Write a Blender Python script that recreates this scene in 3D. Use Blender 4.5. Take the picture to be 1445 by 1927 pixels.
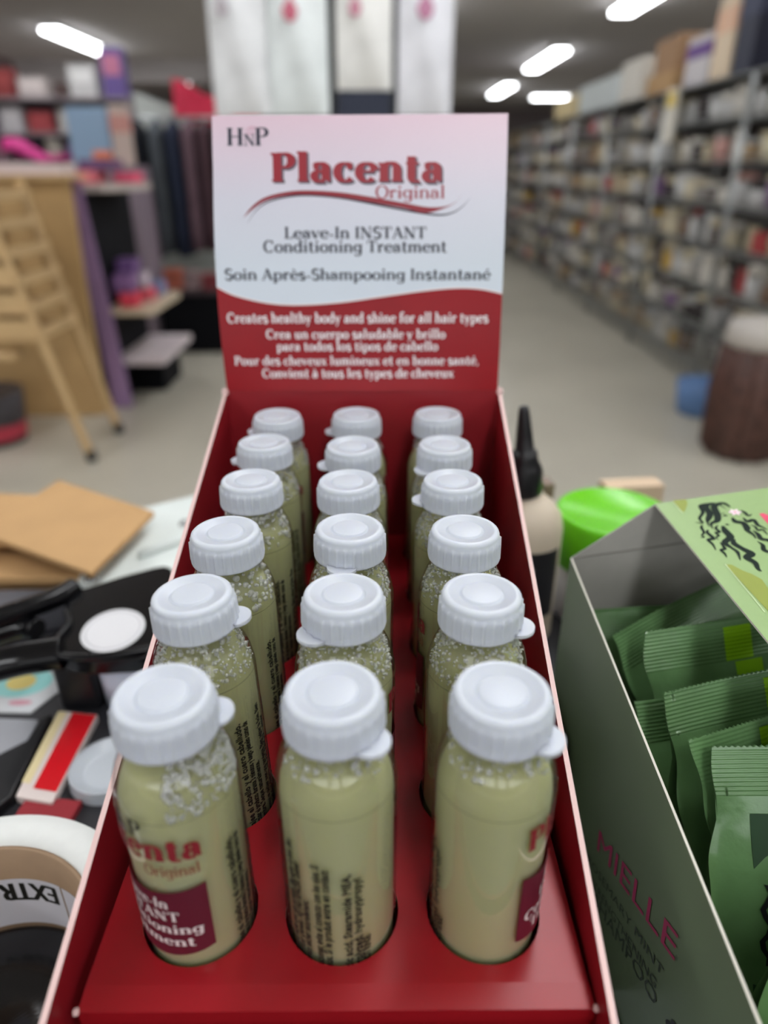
import bpy, bmesh, math, random
from mathutils import Vector, Matrix
random.seed(7)
for o in list(bpy.data.objects): bpy.data.objects.remove(o)
SC = bpy.context.scene
COL = SC.collection
PI = math.pi
EYE = 1.2            # height of the phone above the shop floor; all coordinates below are relative to it, lifted at the end

# ---------------------------------------------------------------- camera
cd = bpy.data.cameras.new('phone_camera')
cam = bpy.data.objects.new('phone_camera', cd); COL.objects.link(cam)
cd.sensor_fit = 'VERTICAL'; cd.sensor_height = 36.0
cd.lens = 36.0 * 1310.0 / 1927.0
cd.clip_start = 0.01; cd.clip_end = 100
cam.location = (0, 0, 0)
cam.rotation_euler = (math.radians(90 - 26.42), 0, math.radians(-0.4))
cd.dof.use_dof = True
cd.dof.focus_distance = 0.196
cd.dof.aperture_fstop = 6.6
SC.camera = cam

# ---------------------------------------------------------------- world, exposure
w = bpy.data.worlds.new('shopfront_daylight'); SC.world = w; w.use_nodes = True
bg = w.node_tree.nodes['Background']; bg.inputs[0].default_value = (0.95, 0.97, 1.0, 1); bg.inputs[1].default_value = 1.75
SC.view_settings.view_transform = 'Standard'; SC.view_settings.look = 'None'
SC.view_settings.exposure = 0.0; SC.view_settings.gamma = 1.0
SC.view_settings.use_curve_mapping = False
TUBE = 15.5           # brightness of the diffusers
cy = SC.cycles
cy.max_bounces = 8; cy.diffuse_bounces = 3; cy.glossy_bounces = 3; cy.transmission_bounces = 6; cy.transparent_max_bounces = 16
cy.caustics_reflective = False; cy.caustics_refractive = False
cy.sample_clamp_indirect = 6.0; cy.sample_clamp_direct = 0.0

# ---------------------------------------------------------------- helpers
def lin(c):
    return tuple(((v / 12.92) if v <= 0.04045 else ((v + 0.055) / 1.055) ** 2.4) for v in [x / 255.0 for x in c])
MATS = {}
def M(name, rgb=(128, 128, 128), rough=0.5, metal=0.0, coat=0.0, sss=0.0, rad=0.003, emit=0.0, var=0.0, scale=20.0, bump=0.0, spec=0.5, alpha=1.0):
    if name in MATS: return MATS[name]
    m = bpy.data.materials.new(name); m.use_nodes = True
    nt = m.node_tree; p = nt.nodes['Principled BSDF']
    c = lin(rgb)
    p.inputs['Base Color'].default_value = (*c, 1)
    p.inputs['Roughness'].default_value = rough; p.inputs['Metallic'].default_value = metal
    p.inputs['Coat Weight'].default_value = coat; p.inputs['Coat Roughness'].default_value = 0.08
    p.inputs['Specular IOR Level'].default_value = spec
    if sss > 0:
        p.inputs['Subsurface Weight'].default_value = sss
        p.inputs['Subsurface Radius'].default_value = (1, 1, 0.8)
        p.inputs['Subsurface Scale'].default_value = rad
    if emit > 0:
        p.inputs['Emission Color'].default_value = (*c, 1); p.inputs['Emission Strength'].default_value = emit
    if var > 0 or bump > 0:
        tc = nt.nodes.new('ShaderNodeTexCoord'); nz = nt.nodes.new('ShaderNodeTexNoise')
        nz.inputs['Scale'].default_value = scale; nz.inputs['Detail'].default_value = 5
        nt.links.new(tc.outputs['Object'], nz.inputs['Vector'])
        if var > 0:
            r = nt.nodes.new('ShaderNodeValToRGB')
            r.color_ramp.elements[0].position = 0.3; r.color_ramp.elements[1].position = 0.7
            r.color_ramp.elements[0].color = (*[x * (1 - var) for x in c], 1)
            r.color_ramp.elements[1].color = (*[min(1, x * (1 + var)) for x in c], 1)
            nt.links.new(nz.outputs['Fac'], r.inputs[0]); nt.links.new(r.outputs[0], p.inputs['Base Color'])
        if bump > 0:
            b = nt.nodes.new('ShaderNodeBump'); b.inputs['Strength'].default_value = bump; b.inputs['Distance'].default_value = 0.002
            nt.links.new(nz.outputs['Fac'], b.inputs['Height']); nt.links.new(b.outputs[0], p.inputs['Normal'])
    MATS[name] = m
    return m
def clear_mat(name, tint=(1, 1, 1), base=0.04, rough=0.02, fac=None):
    """clear thin wall: see-through with mirror-like highlights growing towards grazing angles"""
    if name in MATS: return MATS[name]
    m = bpy.data.materials.new(name); m.use_nodes = True
    nt = m.node_tree; nt.nodes.clear()
    out = nt.nodes.new('ShaderNodeOutputMaterial'); mix = nt.nodes.new('ShaderNodeMixShader')
    tr = nt.nodes.new('ShaderNodeBsdfTransparent'); gl = nt.nodes.new('ShaderNodeBsdfGlossy'); fr = nt.nodes.new('ShaderNodeFresnel')
    fr.inputs['IOR'].default_value = 1.75; tr.inputs[0].default_value = (*tint, 1); gl.inputs['Roughness'].default_value = rough
    nt.links.new(fr.outputs[0], mix.inputs[0]); nt.links.new(tr.outputs[0], mix.inputs[1]); nt.links.new(gl.outputs[0], mix.inputs[2])
    nt.links.new(mix.outputs[0], out.inputs[0])
    MATS[name] = m
    return m

def wloc(o):
    v = Vector((0, 0, 0))
    while o is not None:
        v += o.location; o = o.parent
    return v
def setp(o, label=None, cat=None, group=None, kind=None, category=None):
    cat = cat or category
    if label: o['label'] = label
    if cat: o['category'] = cat
    if group: o['group'] = group
    if kind: o['kind'] = kind
    return o
def thing(name, label, cat, loc=(0, 0, 0), group=None, rot=(0, 0, 0)):
    o = bpy.data.objects.new(name, None); COL.objects.link(o)
    o.empty_display_size = 0.02
    o.location = loc; o.rotation_euler = rot
    return setp(o, label, cat, group)

class B:
    """a bag of shapes that becomes ONE mesh object"""
    def __init__(s): s.bm = bmesh.new(); s.mi = 0
    def f(s, vs, smooth=False):
        try:
            q = s.bm.faces.new(vs)
        except ValueError:
            return None
        q.material_index = s.mi; q.smooth = smooth
        return q
    def v(s, p): return s.bm.verts.new(p)
    def poly(s, pts): return s.f([s.v(p) for p in pts])
    def box(s, x0, x1, y0, y1, z0, z1, rot=0, piv=None, mtx=None):
        c = [Vector((x, y, z)) for x in (x0, x1) for y in (y0, y1) for z in (z0, z1)]
        if mtx is None and rot:
            p = Vector(piv) if piv else Vector(((x0 + x1) / 2, (y0 + y1) / 2, 0))
            mtx = Matrix.Translation(p) @ Matrix.Rotation(rot, 4, 'Z') @ Matrix.Translation(-p)
        if mtx is not None: c = [mtx @ p for p in c]
        v = [s.v(p) for p in c]
        for q in ((0, 1, 3, 2), (4, 6, 7, 5), (0, 4, 5, 1), (2, 3, 7, 6), (0, 2, 6, 4), (1, 5, 7, 3)):
            s.f([v[i] for i in q])
        return s
    def prism(s, pts, d):
        """polygon pts (3D) swept by vector d"""
        d = Vector(d); a = [s.v(p) for p in pts]; b = [s.v(Vector(p) + d) for p in pts]
        n = len(a); s.f(a[::-1]); s.f(b)
        for i in range(n): s.f([a[i], a[(i + 1) % n], b[(i + 1) % n], b[i]])
        return s
    def lathe(s, prof, c=(0, 0, 0), n=32, smooth=True, mtx=None, rib=None, close=True):
        c = Vector(c); rings = []
        for k, (r, z) in enumerate(prof):
            ring = []
            for i in range(n):
                a = 2 * PI * i / n
                rr = r + (rib(i, k) if rib else 0)
                p = Vector((rr * math.cos(a), rr * math.sin(a), z))
                if mtx is not None: p = mtx @ p
                ring.append(s.v(p + c))
            rings.append(ring)
        for k in range(len(rings) - 1):
            for i in range(n):
                s.f([rings[k][i], rings[k][(i + 1) % n], rings[k + 1][(i + 1) % n], rings[k + 1][i]], smooth)
        if close:
            if prof[0][0] > 1e-6: s.f(rings[0][::-1])
            if prof[-1][0] > 1e-6: s.f(rings[-1])
        return s
    def tube(s, pts, r, n=8, smooth=True):
        pts = [Vector(p) for p in pts]; rings = []
        up = Vector((0, 0, 1)); rr = r if isinstance(r, (list, tuple)) else [r] * len(pts)
        for k, p in enumerate(pts):
            t = (pts[min(k + 1, len(pts) - 1)] - pts[max(k - 1, 0)]).normalized()
            a = t.cross(up)
            if a.length < 1e-3: a = t.cross(Vector((1, 0, 0)))
            a.normalize(); b = a.cross(t)
            rings.append([s.v(p + (a * math.cos(2 * PI * i / n) + b * math.sin(2 * PI * i / n)) * rr[k]) for i in range(n)])
        for k in range(len(rings) - 1):
            for i in range(n): s.f([rings[k][i], rings[k][(i + 1) % n], rings[k + 1][(i + 1) % n], rings[k + 1][i]], smooth)
        s.f(rings[0][::-1]); s.f(rings[-1])
        return s
    def sheet(s, fn, nu, nv, smooth=True):
        g = [[s.v(fn(i / nu, j / nv)) for i in range(nu + 1)] for j in range(nv + 1)]
        for j in range(nv):
            for i in range(nu): s.f([g[j][i], g[j][i + 1], g[j + 1][i + 1], g[j + 1][i]], smooth)
        return s
    def done(s, name, mats, parent=None, bevel=0.0, seg=2, solid=0.0, flip=True, subsurf=0, **props):
        if not isinstance(mats, (list, tuple)): mats = [mats]
        if flip: bmesh.ops.recalc_face_normals(s.bm, faces=s.bm.faces)
        me = bpy.data.meshes.new(name)
        if parent is None:
            vs = [v.co for v in s.bm.verts]
            lo = Vector((min(v.x for v in vs), min(v.y for v in vs), min(v.z for v in vs)))
            hi = Vector((max(v.x for v in vs), max(v.y for v in vs), max(v.z for v in vs)))
            org = Vector(((lo.x + hi.x) / 2, (lo.y + hi.y) / 2, lo.z))
        else: org = wloc(parent)
        bmesh.ops.translate(s.bm, verts=s.bm.verts, vec=-org)
        s.bm.to_mesh(me); s.bm.free()
        for m in mats: me.materials.append(m)
        o = bpy.data.objects.new(name, me); COL.objects.link(o)
        if parent is None: o.location = org
        else: o.parent = parent
        if solid:
            md = o.modifiers.new('card', 'SOLIDIFY'); md.thickness = solid; md.offset = 0
        if bevel:
            md = o.modifiers.new('soft_edges', 'BEVEL'); md.width = bevel; md.segments = seg; md.limit_method = 'ANGLE'
            for q in me.polygons: q.use_smooth = True
            md.harden_normals = True
        if subsurf:
            md = o.modifiers.new('smooth', 'SUBSURF'); md.levels = subsurf; md.render_levels = subsurf
        return setp(o, **props)
def copy_tree(o, parent=None):
    c = o.copy(); COL.objects.link(c)
    if parent is not None: c.parent = parent
    for ch in list(o.children): copy_tree(ch, c)
    return c
def bez(p, n=10):
    """smooth polyline through the points"""
    p = [Vector(q) for q in p]; out = []
    for i in range(len(p) - 1):
        a, b, c, d = p[max(i - 1, 0)], p[i], p[i + 1], p[min(i + 2, len(p) - 1)]
        for k in range(n):
            t = k / n
            out.append(0.5 * ((2 * b) + (c - a) * t + (2 * a - 5 * b + 4 * c - d) * t * t + (3 * b - a - 3 * c + d) * t ** 3))
    out.append(p[-1]); return out

# ---------------------------------------------------------------- lettering: a serif face drawn with a broad pen
def glyphs():
    L = lambda x0, y0, x1, y1, w='T': ('l', x0, y0, x1, y1, w)
    A = lambda cx, cy, rx, ry, a0, a1: ('a', cx, cy, rx, ry, a0, a1)
    Sf = lambda x, y, h=.13: ('s', x, y, h)
    D = lambda x, y, r=.075: ('d', x, y, r)
    fl = lambda x, y: ('s', x - .05, y, .09)
    g = {}
    g['n'] = (.74, [L(.16, 0, .16, .66), fl(.16, .66), Sf(.16, 0), A(.365, .42, .2, .235, 155, 0), L(.565, 0, .565, .42), Sf(.565, 0)])
    g['m'] = (1.1, [L(.16, 0, .16, .66), fl(.16, .66), Sf(.16, 0), A(.35, .42, .19, .235, 155, 0), L(.54, 0, .54, .42), Sf(.54, 0, .11), A(.73, .42, .19, .235, 155, 0), L(.92, 0, .92, .42), Sf(.92, 0)])
    g['h'] = (.74, [L(.16, 0, .16, 1.05), fl(.16, 1.05), Sf(.16, 0), A(.365, .42, .2, .235, 155, 0), L(.565, 0, .565, .42), Sf(.565, 0)])
    g['l'] = (.37, [L(.18, 0, .18, 1.05), fl(.18, 1.05), Sf(.18, 0)])
    g['i'] = (.37, [L(.18, 0, .18, .66), fl(.18, .66), Sf(.18, 0), D(.18, .9, .1)])
    g['r'] = (.54, [L(.17, 0, .17, .66), fl(.17, .66), Sf(.17, 0), A(.39, .42, .2, .235, 160, 75), D(.42, .58, .09)])
    g['u'] = (.76, [L(.17, .66, .17, .24), fl(.17, .66), A(.36, .24, .19, .24, 180, 340), L(.57, 0, .57, .66), fl(.57, .66), ('s', .63, 0, .09)])
    g['o'] = (.68, [A(.34, .33, .25, .31, 0, 360)])
    g['e'] = (.64, [A(.34, .33, .25, .31, 12, 318), L(.12, .36, .58, .36, 't')])
    g['c'] = (.6, [A(.34, .33, .25, .31, 50, 318), D(.48, .52, .085)])
    g['a'] = (.64, [A(.28, .44, .17, .2, 0, 150), D(.15, .5, .08), L(.45, .44, .45, .07), A(.27, .19, .18, .175, 60, 310), L(.45, .07, .6, .04, 't')])
    g['d'] = (.74, [A(.34, .33, .25, .31, 40, 320), L(.56, 0, .56, 1.05), fl(.56, 1.05), ('s', .62, 0, .09)])
    g['b'] = (.72, [L(.16, 0, .16, 1.05), fl(.16, 1.05), A(.38, .33, .25, .31, -150, 150)])
    g['p'] = (.72, [L(.16, -.3, .16, .66), fl(.16, .66), Sf(.16, -.3), A(.38, .33, .25, .31, -150, 150)])
    g['g'] = (.7, [A(.32, .35, .23, .29, 35, 325), L(.54, .66, .54, -.08), A(.32, -.08, .22, .2, 0, -140), ('s', .6, .66, .09), D(.16, -.2, .07)])
    g['f'] = (.46, [L(.2, 0, .2, .84), Sf(.2, 0), A(.38, .84, .18, .2, 180, 60), D(.45, .98, .08), L(.03, .64, .42, .64, 't')])
    g['t'] = (.48, [L(.2, .88, .2, .15), A(.35, .15, .15, .14, 180, 310), L(.03, .64, .42, .64, 't')])
    g['s'] = (.54, [A(.27, .49, .16, .15, 35, 265), A(.27, .18, .18, .165, 95, -140), D(.4, .55, .05), D(.13, .1, .06)])
    g['v'] = (.64, [L(.09, .66, .32, .02), L(.32, .02, .55, .66, 't'), Sf(.09, .66, .13), Sf(.55, .66, .11)])
    g['y'] = (.64, [L(.09, .66, .33, .04), L(.55, .66, .24, -.24, 't'), Sf(.09, .66, .13), Sf(.55, .66, .11), D(.19, -.24, .08)])
    g['x'] = (.66, [L(.1, .66, .55, 0), L(.54, .66, .11, 0, 't'), Sf(.1, .66, .11), Sf(.55, .66, .1), Sf(.55, 0, .11), Sf(.11, 0, .1)])
    g['C'] = (.84, [A(.44, .5, .34, .49, 42, 318), L(.73, .66, .73, .98, 't')])
    g['P'] = (.74, [L(.2, 0, .2, 1), Sf(.2, 0), Sf(.14, 1, .1), A(.4, .735, .24, .235, -90, 90), L(.2, .97, .4, .97, 't'), L(.2, .5, .4, .5, 't')])
    g['L'] = (.7, [L(.2, 0, .2, 1), Sf(.2, 1), Sf(.14, 0, .1), L(.2, .03, .64, .03, 't'), L(.64, 0, .64, .28, 't')])
    g['I'] = (.4, [L(.2, 0, .2, 1), Sf(.2, 1), Sf(.2, 0)])
    g['N'] = (.92, [L(.16, 0, .16, 1, 't'), L(.16, 1, .74, 0), L(.74, 0, .74, 1, 't'), Sf(.16, 0), Sf(.1, 1, .1), Sf(.74, 1)])
    g['S'] = (.66, [A(.33, .73, .21, .235, 40, 262), A(.33, .265, .23, .25, 97, -140), L(.55, .80, .55, .97, 't'), L(.09, .03, .09, .2, 't')])
    g['T'] = (.76, [L(.38, 0, .38, 1), Sf(.38, 0), L(.05, .97, .71, .97, 't'), L(.05, .72, .05, 1, 't'), L(.71, .72, .71, 1, 't')])
    g['A'] = (.84, [L(.11, 0, .4, .98, 't'), L(.4, 1, .72, 0), L(.22, .34, .6, .34, 't'), Sf(.11, 0, .11), Sf(.72, 0)])
    g['O'] = (.88, [A(.44, .5, .35, .5, 0, 360)])
    g['H'] = (.9, [L(.19, 0, .19, 1), L(.71, 0, .71, 1), L(.19, .51, .71, .51, 't'), Sf(.19, 0), Sf(.19, 1), Sf(.71, 0), Sf(.71, 1)])
    g['-'] = (.4, [L(.06, .28, .34, .28, 'm')])
    g[','] = (.3, [D(.14, .06, .09), L(.18, .03, .1, -.16, 't')])
    g[' '] = (.32, [])
    ac = {'\u00e9': ('e', L(.3, .78, .44, .98, 'm')), '\u00e8': ('e', L(.38, .78, .24, .98, 'm')), '\u00e0': ('a', L(.33, .78, .19, .98, 'm'))}
    for k, (b, st) in ac.items(): g[k] = (g[b][0], g[b][1] + [st])
    return g
GL = glyphs()
def serif(bm, text, x0, x1, base, cap, mp, T=.17, t=.06):
    """write text between x0 and x1 on the baseline; mp(x, y) puts a point of the page on the surface"""
    adv = [GL[c][0] + (T - .17) * .75 for c in text]
    kx = (x1 - x0) / sum(adv); x = x0
    W = {'T': T, 't': t, 'm': T * .6}
    P = lambda a, b: bm.v(mp(x + a * kx, base + b * cap))
    for c, ad in zip(text, adv):
        off = (T - .17) * .35
        for st in GL[c][1]:
            if st[0] == 'l':
                _, ax, ay, bx, by, wk = st; ax += off; bx += off
                w_ = W[wk] / 2; dx, dy = bx - ax, by - ay; n = max(1, int(math.hypot(dx, dy) / .3))
                if abs(dx) > abs(dy) * .25 and abs(dy) > .1:      # slanted strokes are cut level
                    nx, ny = w_ * math.hypot(dx, dy) / abs(dy), 0
                else:
                    l = math.hypot(dx, dy); nx, ny = -dy / l * w_, dx / l * w_
                rows = [(P(ax + dx * k / n + nx, ay + dy * k / n + ny), P(ax + dx * k / n - nx, ay + dy * k / n - ny)) for k in range(n + 1)]
            elif st[0] == 'a':
                _, cx, cy_, rx, ry, a0, a1 = st; cx += off
                n = max(6, int(abs(a1 - a0) / 18)); rows = []
                for k in range(n + 1):
                    a = math.radians(a0 + (a1 - a0) * k / n)
                    px, py = math.cos(a), math.sin(a)
                    tx, ty = -rx * py, ry * px; l = math.hypot(tx, ty)
                    wd = (t + (T - t) * abs(ty / l) ** 1.3) / 2
                    if text == '' : pass
                    if c in 'sS': wd = (t + (T - t) * (.55 + .45 * math.sin(PI * k / n))) / 2
                    nx, ny = ty / l * wd, -tx / l * wd
                    rows.append((P(cx + rx * px + nx, cy_ + ry * py + ny), P(cx + rx * px - nx, cy_ + ry * py - ny)))
            elif st[0] == 's':
                _, sx, sy, h = st; sx += off; h = h + (T - .17) * .4
                ys = (sy, sy + t) if sy < .2 else (sy - t, sy)
                rows = [(P(sx - h, ys[0]), P(sx - h, ys[1])), (P(sx + h, ys[0]), P(sx + h, ys[1]))]
            else:
                _, dx, dy, r = st; dx += off; r = r * (.6 + .4 * T / .17)
                ring = [P(dx + r * math.cos(k * PI / 4), dy + r * math.sin(k * PI / 4)) for k in range(8)]
                bm.f(ring); continue
            for k in range(len(rows) - 1):
                bm.f([rows[k][0], rows[k + 1][0], rows[k + 1][1], rows[k][1]])
        x += ad * kx
    return bm
def sans(bm, text, mp, size, x0=0.0, y0=0.0, width=None, sx=1.0):
    """plain sans lettering; mp(x, y) puts a point of the page on the surface"""
    cu = bpy.data.curves.new('lettering', 'FONT'); cu.body = text; cu.size = size; cu.resolution_u = 2
    o = bpy.data.objects.new('lettering', cu); COL.objects.link(o)
    dg = bpy.context.evaluated_depsgraph_get(); me = bpy.data.meshes.new_from_object(o.evaluated_get(dg))
    xs = [v.co.x for v in me.vertices]
    if xs:
        k = (width / (max(xs) - min(xs))) if width else sx
        vs = [bm.v(mp(x0 + v.co.x * k, y0 + v.co.y)) for v in me.vertices]
        for q in me.polygons: bm.f([vs[i] for i in q.vertices])
    bpy.data.objects.remove(o); bpy.data.curves.remove(cu); bpy.data.meshes.remove(me)
    return bm

# ---------------------------------------------------------------- the shop: floor, ceiling, walls, lamps
H = -EYE; CEIL = 1.6
def struct(name, b, m): return b.done(name, m, kind='structure')
struct('floor', B().box(-6.2, 6.2, -6, 25, H - .05, H), M('floor_vinyl', (188, 183, 168), rough=.34, var=.07, scale=1.6, spec=.45))
struct('ceiling', B().box(-6.2, 6.2, -6, 25, CEIL, CEIL + .05), M('ceiling_paint', (214, 210, 210), rough=.9, var=.03, scale=.6))
struct('wall_far', B().box(-6.2, 6.2, 25, 25.1, H, CEIL), M('wall_paint', (150, 140, 140), rough=.8))
struct('wall_left', B().box(-6.3, -6.2, -6, 25, H, CEIL), M('wall_mauve', (150, 128, 132), rough=.8, var=.06, scale=1.0))
b = B()
b.box(-6.2, 6.2, -6.1, -6, H, -.55); b.box(-6.2, 6.2, -6.1, -6, 1.30, CEIL)
for a_, c_ in ((-6.2, -5.4), (-1.2, -.6), (1.0, 1.6), (5.6, 6.2)): b.box(a_, c_, -6.1, -6, -.55, 1.30)
struct('wall_front', b, M('wall_paint'))
struct('wall_right', B().box(6.2, 6.3, -6, 25, H, CEIL), M('wall_paint'))
struct('trim_1', B().box(-6.2, 6.2, 4.7, 4.95, CEIL - .14, CEIL), M('ceiling_paint'))
struct('trim_2', B().box(-6.2, -2.9, 14.0, 14.3, CEIL - .3, CEIL), M('ceiling_paint'))
def lamp(x, y, along='y', L=2.4, label='white fluorescent ceiling strip light'):
    t = thing('ceiling_light', label, 'ceiling light', (x, y, CEIL - .09), 'fluorescent strip lights under the ceiling')
    a, b = (L / 2, .13) if along == 'x' else (.13, L / 2)
    B().box(x - a, x + a, y - b, y + b, CEIL - .05, CEIL).done('housing', M('lamp_white', (225, 225, 222), rough=.5), t)
    bb = B()
    bb.box(x - a * .96 if along == 'x' else x - .11, x + a * .96 if along == 'x' else x + .11, y - b * .96 if along == 'y' else y - .11, y + b * .96 if along == 'y' else y + .11, CEIL - .088, CEIL - .051)
    bb.done('diffuser', M('lit_diffuser', (250, 252, 255), emit=TUBE), t)
LAMPS = [(2.72, 8.3, 'near fitting of the right-hand row, cut by the top edge'), (2.72, 13.4, 'second fitting along the right-hand row'), (2.8, 18.4, 'third fitting along the right-hand row, just above the far racks'),
         (-4.12, 11.7, 'long fitting above the purple parcel at the left'), (-4.0, 15.6, 'short-looking fitting beside the red cloth'),
         (.42, 8.9, 'fitting glowing behind the last hanging bag')]
for x, y, d in LAMPS: lamp(x, y, label='white fluorescent ceiling strip light, ' + d)
lamp(4.4, 20.2, 'x', 1.1, 'white fluorescent ceiling light turned crosswise above the far racks')
for x in (-2.35, .42, 2.72):
    for y in (-1.7, 1.4, 5.0): lamp(x, y, label='white fluorescent ceiling strip light over the counter end of the shop')

# ---------------------------------------------------------------- counter
T = -.245
t = thing('shop_counter', 'dark grey shop counter carrying the red display box and the tools', 'counter', (0, .1, H))
B().box(-.75, .75, -.35, .50, T - .03, T).done('worktop', M('counter_top', (46, 46, 50), rough=.38, var=.15, scale=60), t, bevel=.003)
B().box(-.70, .70, -.30, .45, H, T - .03).done('body', M('counter_body', (70, 68, 66), rough=.6), t)

# ---------------------------------------------------------------- red display box
RED = M('red_card', (156, 24, 33), rough=.30, var=.04, scale=90, bump=.03, spec=.32)
REDM = M('red_card_inner', (150, 26, 36), rough=.42, bump=.02, scale=60)
EDGE = M('card_edge', (238, 205, 200), rough=.7)
PAPER = M('white_paper', (236, 236, 236), rough=.7)
XL, XR, YF, YB = -.0699, .0553, .0795, .3057
dbox = thing('display_box', 'open red cardboard display box with tall printed header, holding rows of small bottles', 'display box', (-.008, .193, T))
def side(xf, xb, th, name):
    """a side panel whose top edge rises towards the header; xf/xb = inner face at the front/back"""
    b = B(); P = lambda o, y, z: b.v(((xf + (xb - xf) * (y - .08) / .225) + o * th, y, z))
    pts = [(.0795, T), (.0795, -.1573), (.19, -.1249), (.3057, -.0910), (.3057, T)]
    i_ = [P(0, *p) for p in pts]; o_ = [P(1, *p) for p in pts]
    b.f(i_); b.mi = 2; b.f(o_[::-1])
    for k in range(5):
        b.mi = 1 if k in (1, 2) else 0
        b.f([i_[k], o_[k], o_[(k + 1) % 5], i_[(k + 1) % 5]])
    b.mi = 1
    m = (xf + (xb - xf)) + th * .5
    b.lathe([(.0002, -.0022), (.0016, -.0012), (.0013, .0008), (.0004, .0014)], c=(m, .3045, -.0905), n=7, smooth=False)
    return b.done(name, [REDM, EDGE, PAPER], dbox, flip=True)
side(-.0685, -.0685, -.0014, 'side_panel')
side(.0470, .0536, .0014, 'side_panel')
b = B(); b.box(-.0685, .0470, .0795, .0807, T, -.168); b.done('front_panel', [RED], dbox)
b = B(); b.box(-.0685, .0536, .3046, .3057, T, -.0906); b.done('back_panel', [REDM], dbox)
# header card: bent backwards, printed
def hp(s): return (1.60169738 * s * s + .03112701 * s + .305, -.29641802 * s * s + 1.00809481 * s - .0905)
def card(x, s, off=0.0):
    y, z = hp(s); dy, dz = 3.20339476 * s + .03112701, -.59283604 * s + 1.00809481
    l = math.hypot(dy, dz); bulge = -.0012 * math.exp(-(s / .006) ** 2) * (1 - ((x + .0077) / .062) ** 2)
    return (x, y + bulge - off * dz / l, z + off * dy / l)
WAVE = [(-.0697, .04429), (-.06221, .04081), (-.04871, .03772), (-.03504, .03683), (-.01672, .03791), (.00159, .0403), (.01981, .04268), (.03346, .04375), (.04373, .04331), (.0532, .04140)]
def wave(x):
    for (a, p), (c, q) in zip(WAVE, WAVE[1:]):
        if x <= c:
            k = (x - a) / (c - a); return p + (q - p) * (k if True else 0)
    return WAVE[-1][1]
wpts = bez([(a, p, 0) for a, p in WAVE], 5)
def edges(s):      # left/right edge of the card, slightly waisted
    return (-.0684 - .0009 * math.sin(PI * min(1, s / .09)), .0533 - .0004 * math.sin(PI * s / .1118))
hb = B(); NX = len(wpts) - 1
def hx(i, s):
    l, r = edges(s); k = (wpts[i].x - wpts[0].x) / (wpts[-1].x - wpts[0].x); return l + (r - l) * k
def band(lo, hi, n, mi, off):
    hb.mi = mi
    g = []
    for j in range(n + 1):
        g.append([hb.v(card(hx(i, lo(i) + (hi(i) - lo(i)) * j / n), lo(i) + (hi(i) - lo(i)) * j / n, off)) for i in range(NX + 1)])
    for j in range(n):
        for i in range(NX): hb.f([g[j][i], g[j][i + 1], g[j + 1][i + 1], g[j + 1][i]], True)
WV = lambda i: wpts[i].y
band(lambda i: 0.0, WV, 8, 1, 0); band(WV, lambda i: WV(i) + .0007, 1, 2, 0); band(lambda i: WV(i) + .0007, lambda i: .1118 + .0010 * (i / NX), 10, 0, 0)
band(lambda i: 0.0, lambda i: .1118 + .0010 * (i / NX), 8, 2, -.0007)
hb.mi = 2                                                           # cut edges
for i in range(NX):
    hb.poly([card(hx(i, .1118), .1118 + .001 * i / NX, 0), card(hx(i + 1, .1118), .1118 + .001 * (i + 1) / NX, 0), card(hx(i + 1, .1118), .1118 + .001 * (i + 1) / NX, -.0007), card(hx(i, .1118), .1118 + .001 * i / NX, -.0007)])
for i in (0, NX):
    for j in range(12):
        a, c = .1118 * j / 12, .1118 * (j + 1) / 12
        hb.poly([card(hx(i, a), a, 0), card(hx(i, c), c, 0), card(hx(i, c), c, -.0007), card(hx(i, a), a, -.0007)])
ON = lambda x, y: card(x, y, .00016)
ON2 = lambda x, y: card(x, y, .00008)
hb.mi = 3                                                           # dark lettering
serif(hb, 'H', -.0627, -.0553, .1002, .0068, ON, T=.19); serif(hb, 'N', -.0555, -.0506, .1002, .0044, ON, T=.18); serif(hb, 'P', -.0512, -.0450, .1002, .0070, ON, T=.19)
serif(hb, 'Leave-In INSTANT', -.03981, .02004, .0639, .0046, ON, T=.185, t=.07)
serif(hb, 'Conditioning Treatment', -.04874, .02881, .0584, .0047, ON, T=.185, t=.07)
serif(hb, 'Soin Apr\u00e8s-Shampooing Instantan\u00e9', -.06569, .04767, .0473, .0045, ON, T=.185, t=.07)
hb.mi = 4; serif(hb, 'Placenta', -.0443, .0280, .0855, .0114, ON2, T=.30, t=.12)       # grey drop shadow of the title
hb.mi = 5; serif(hb, 'Placenta', -.0450, .0273, .0862, .0112, ON, T=.265, t=.08)
hb.mi = 6; serif(hb, 'Original', -.0014, .0278, .0797, .0049, ON, T=.15, t=.06)
def ribbon(b, top, bot, mp):
    n = len(top)
    tv = [b.v(mp(*p)) for p in top]; bv = [b.v(mp(*p)) for p in bot]
    for i in range(n - 1): b.f([tv[i], tv[i + 1], bv[i + 1], bv[i]])
def curve2(pts, n=4): return [(q.x, q.y) for q in bez([(a, c, 0) for a, c in pts], n)]
RT = [(-.05653, .0721), (-.05259, .07668), (-.04694, .08021), (-.03806, .08228), (-.02923, .0828), (-.016, .08207), (-.00276, .0802), (.01052, .07791), (.02084, .07624), (.02827, .07665), (.03268, .07873), (.03441, .08123)]
RB = [(-.05653, .0721), (-.05195, .07585), (-.04632, .07896), (-.0381, .08083), (-.02926, .08124), (-.01602, .0802), (-.00277, .07812), (.01053, .07583), (.01942, .07395), (.02719, .07578), (.03225, .07828), (.03441, .08123)]
NV = [(-.05484, .07001), (-.0511, .07481), (-.0459, .07813), (-.03812, .08), (-.02927, .08062), (-.01603, .07958), (-.00277, .07729), (.01053, .07478), (.02388, .0729), (.03054, .07373), (.03537, .07665), (.03819, .07998)]
hb.mi = 7; ribbon(hb, curve2(RT), curve2(RB), ON)
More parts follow.
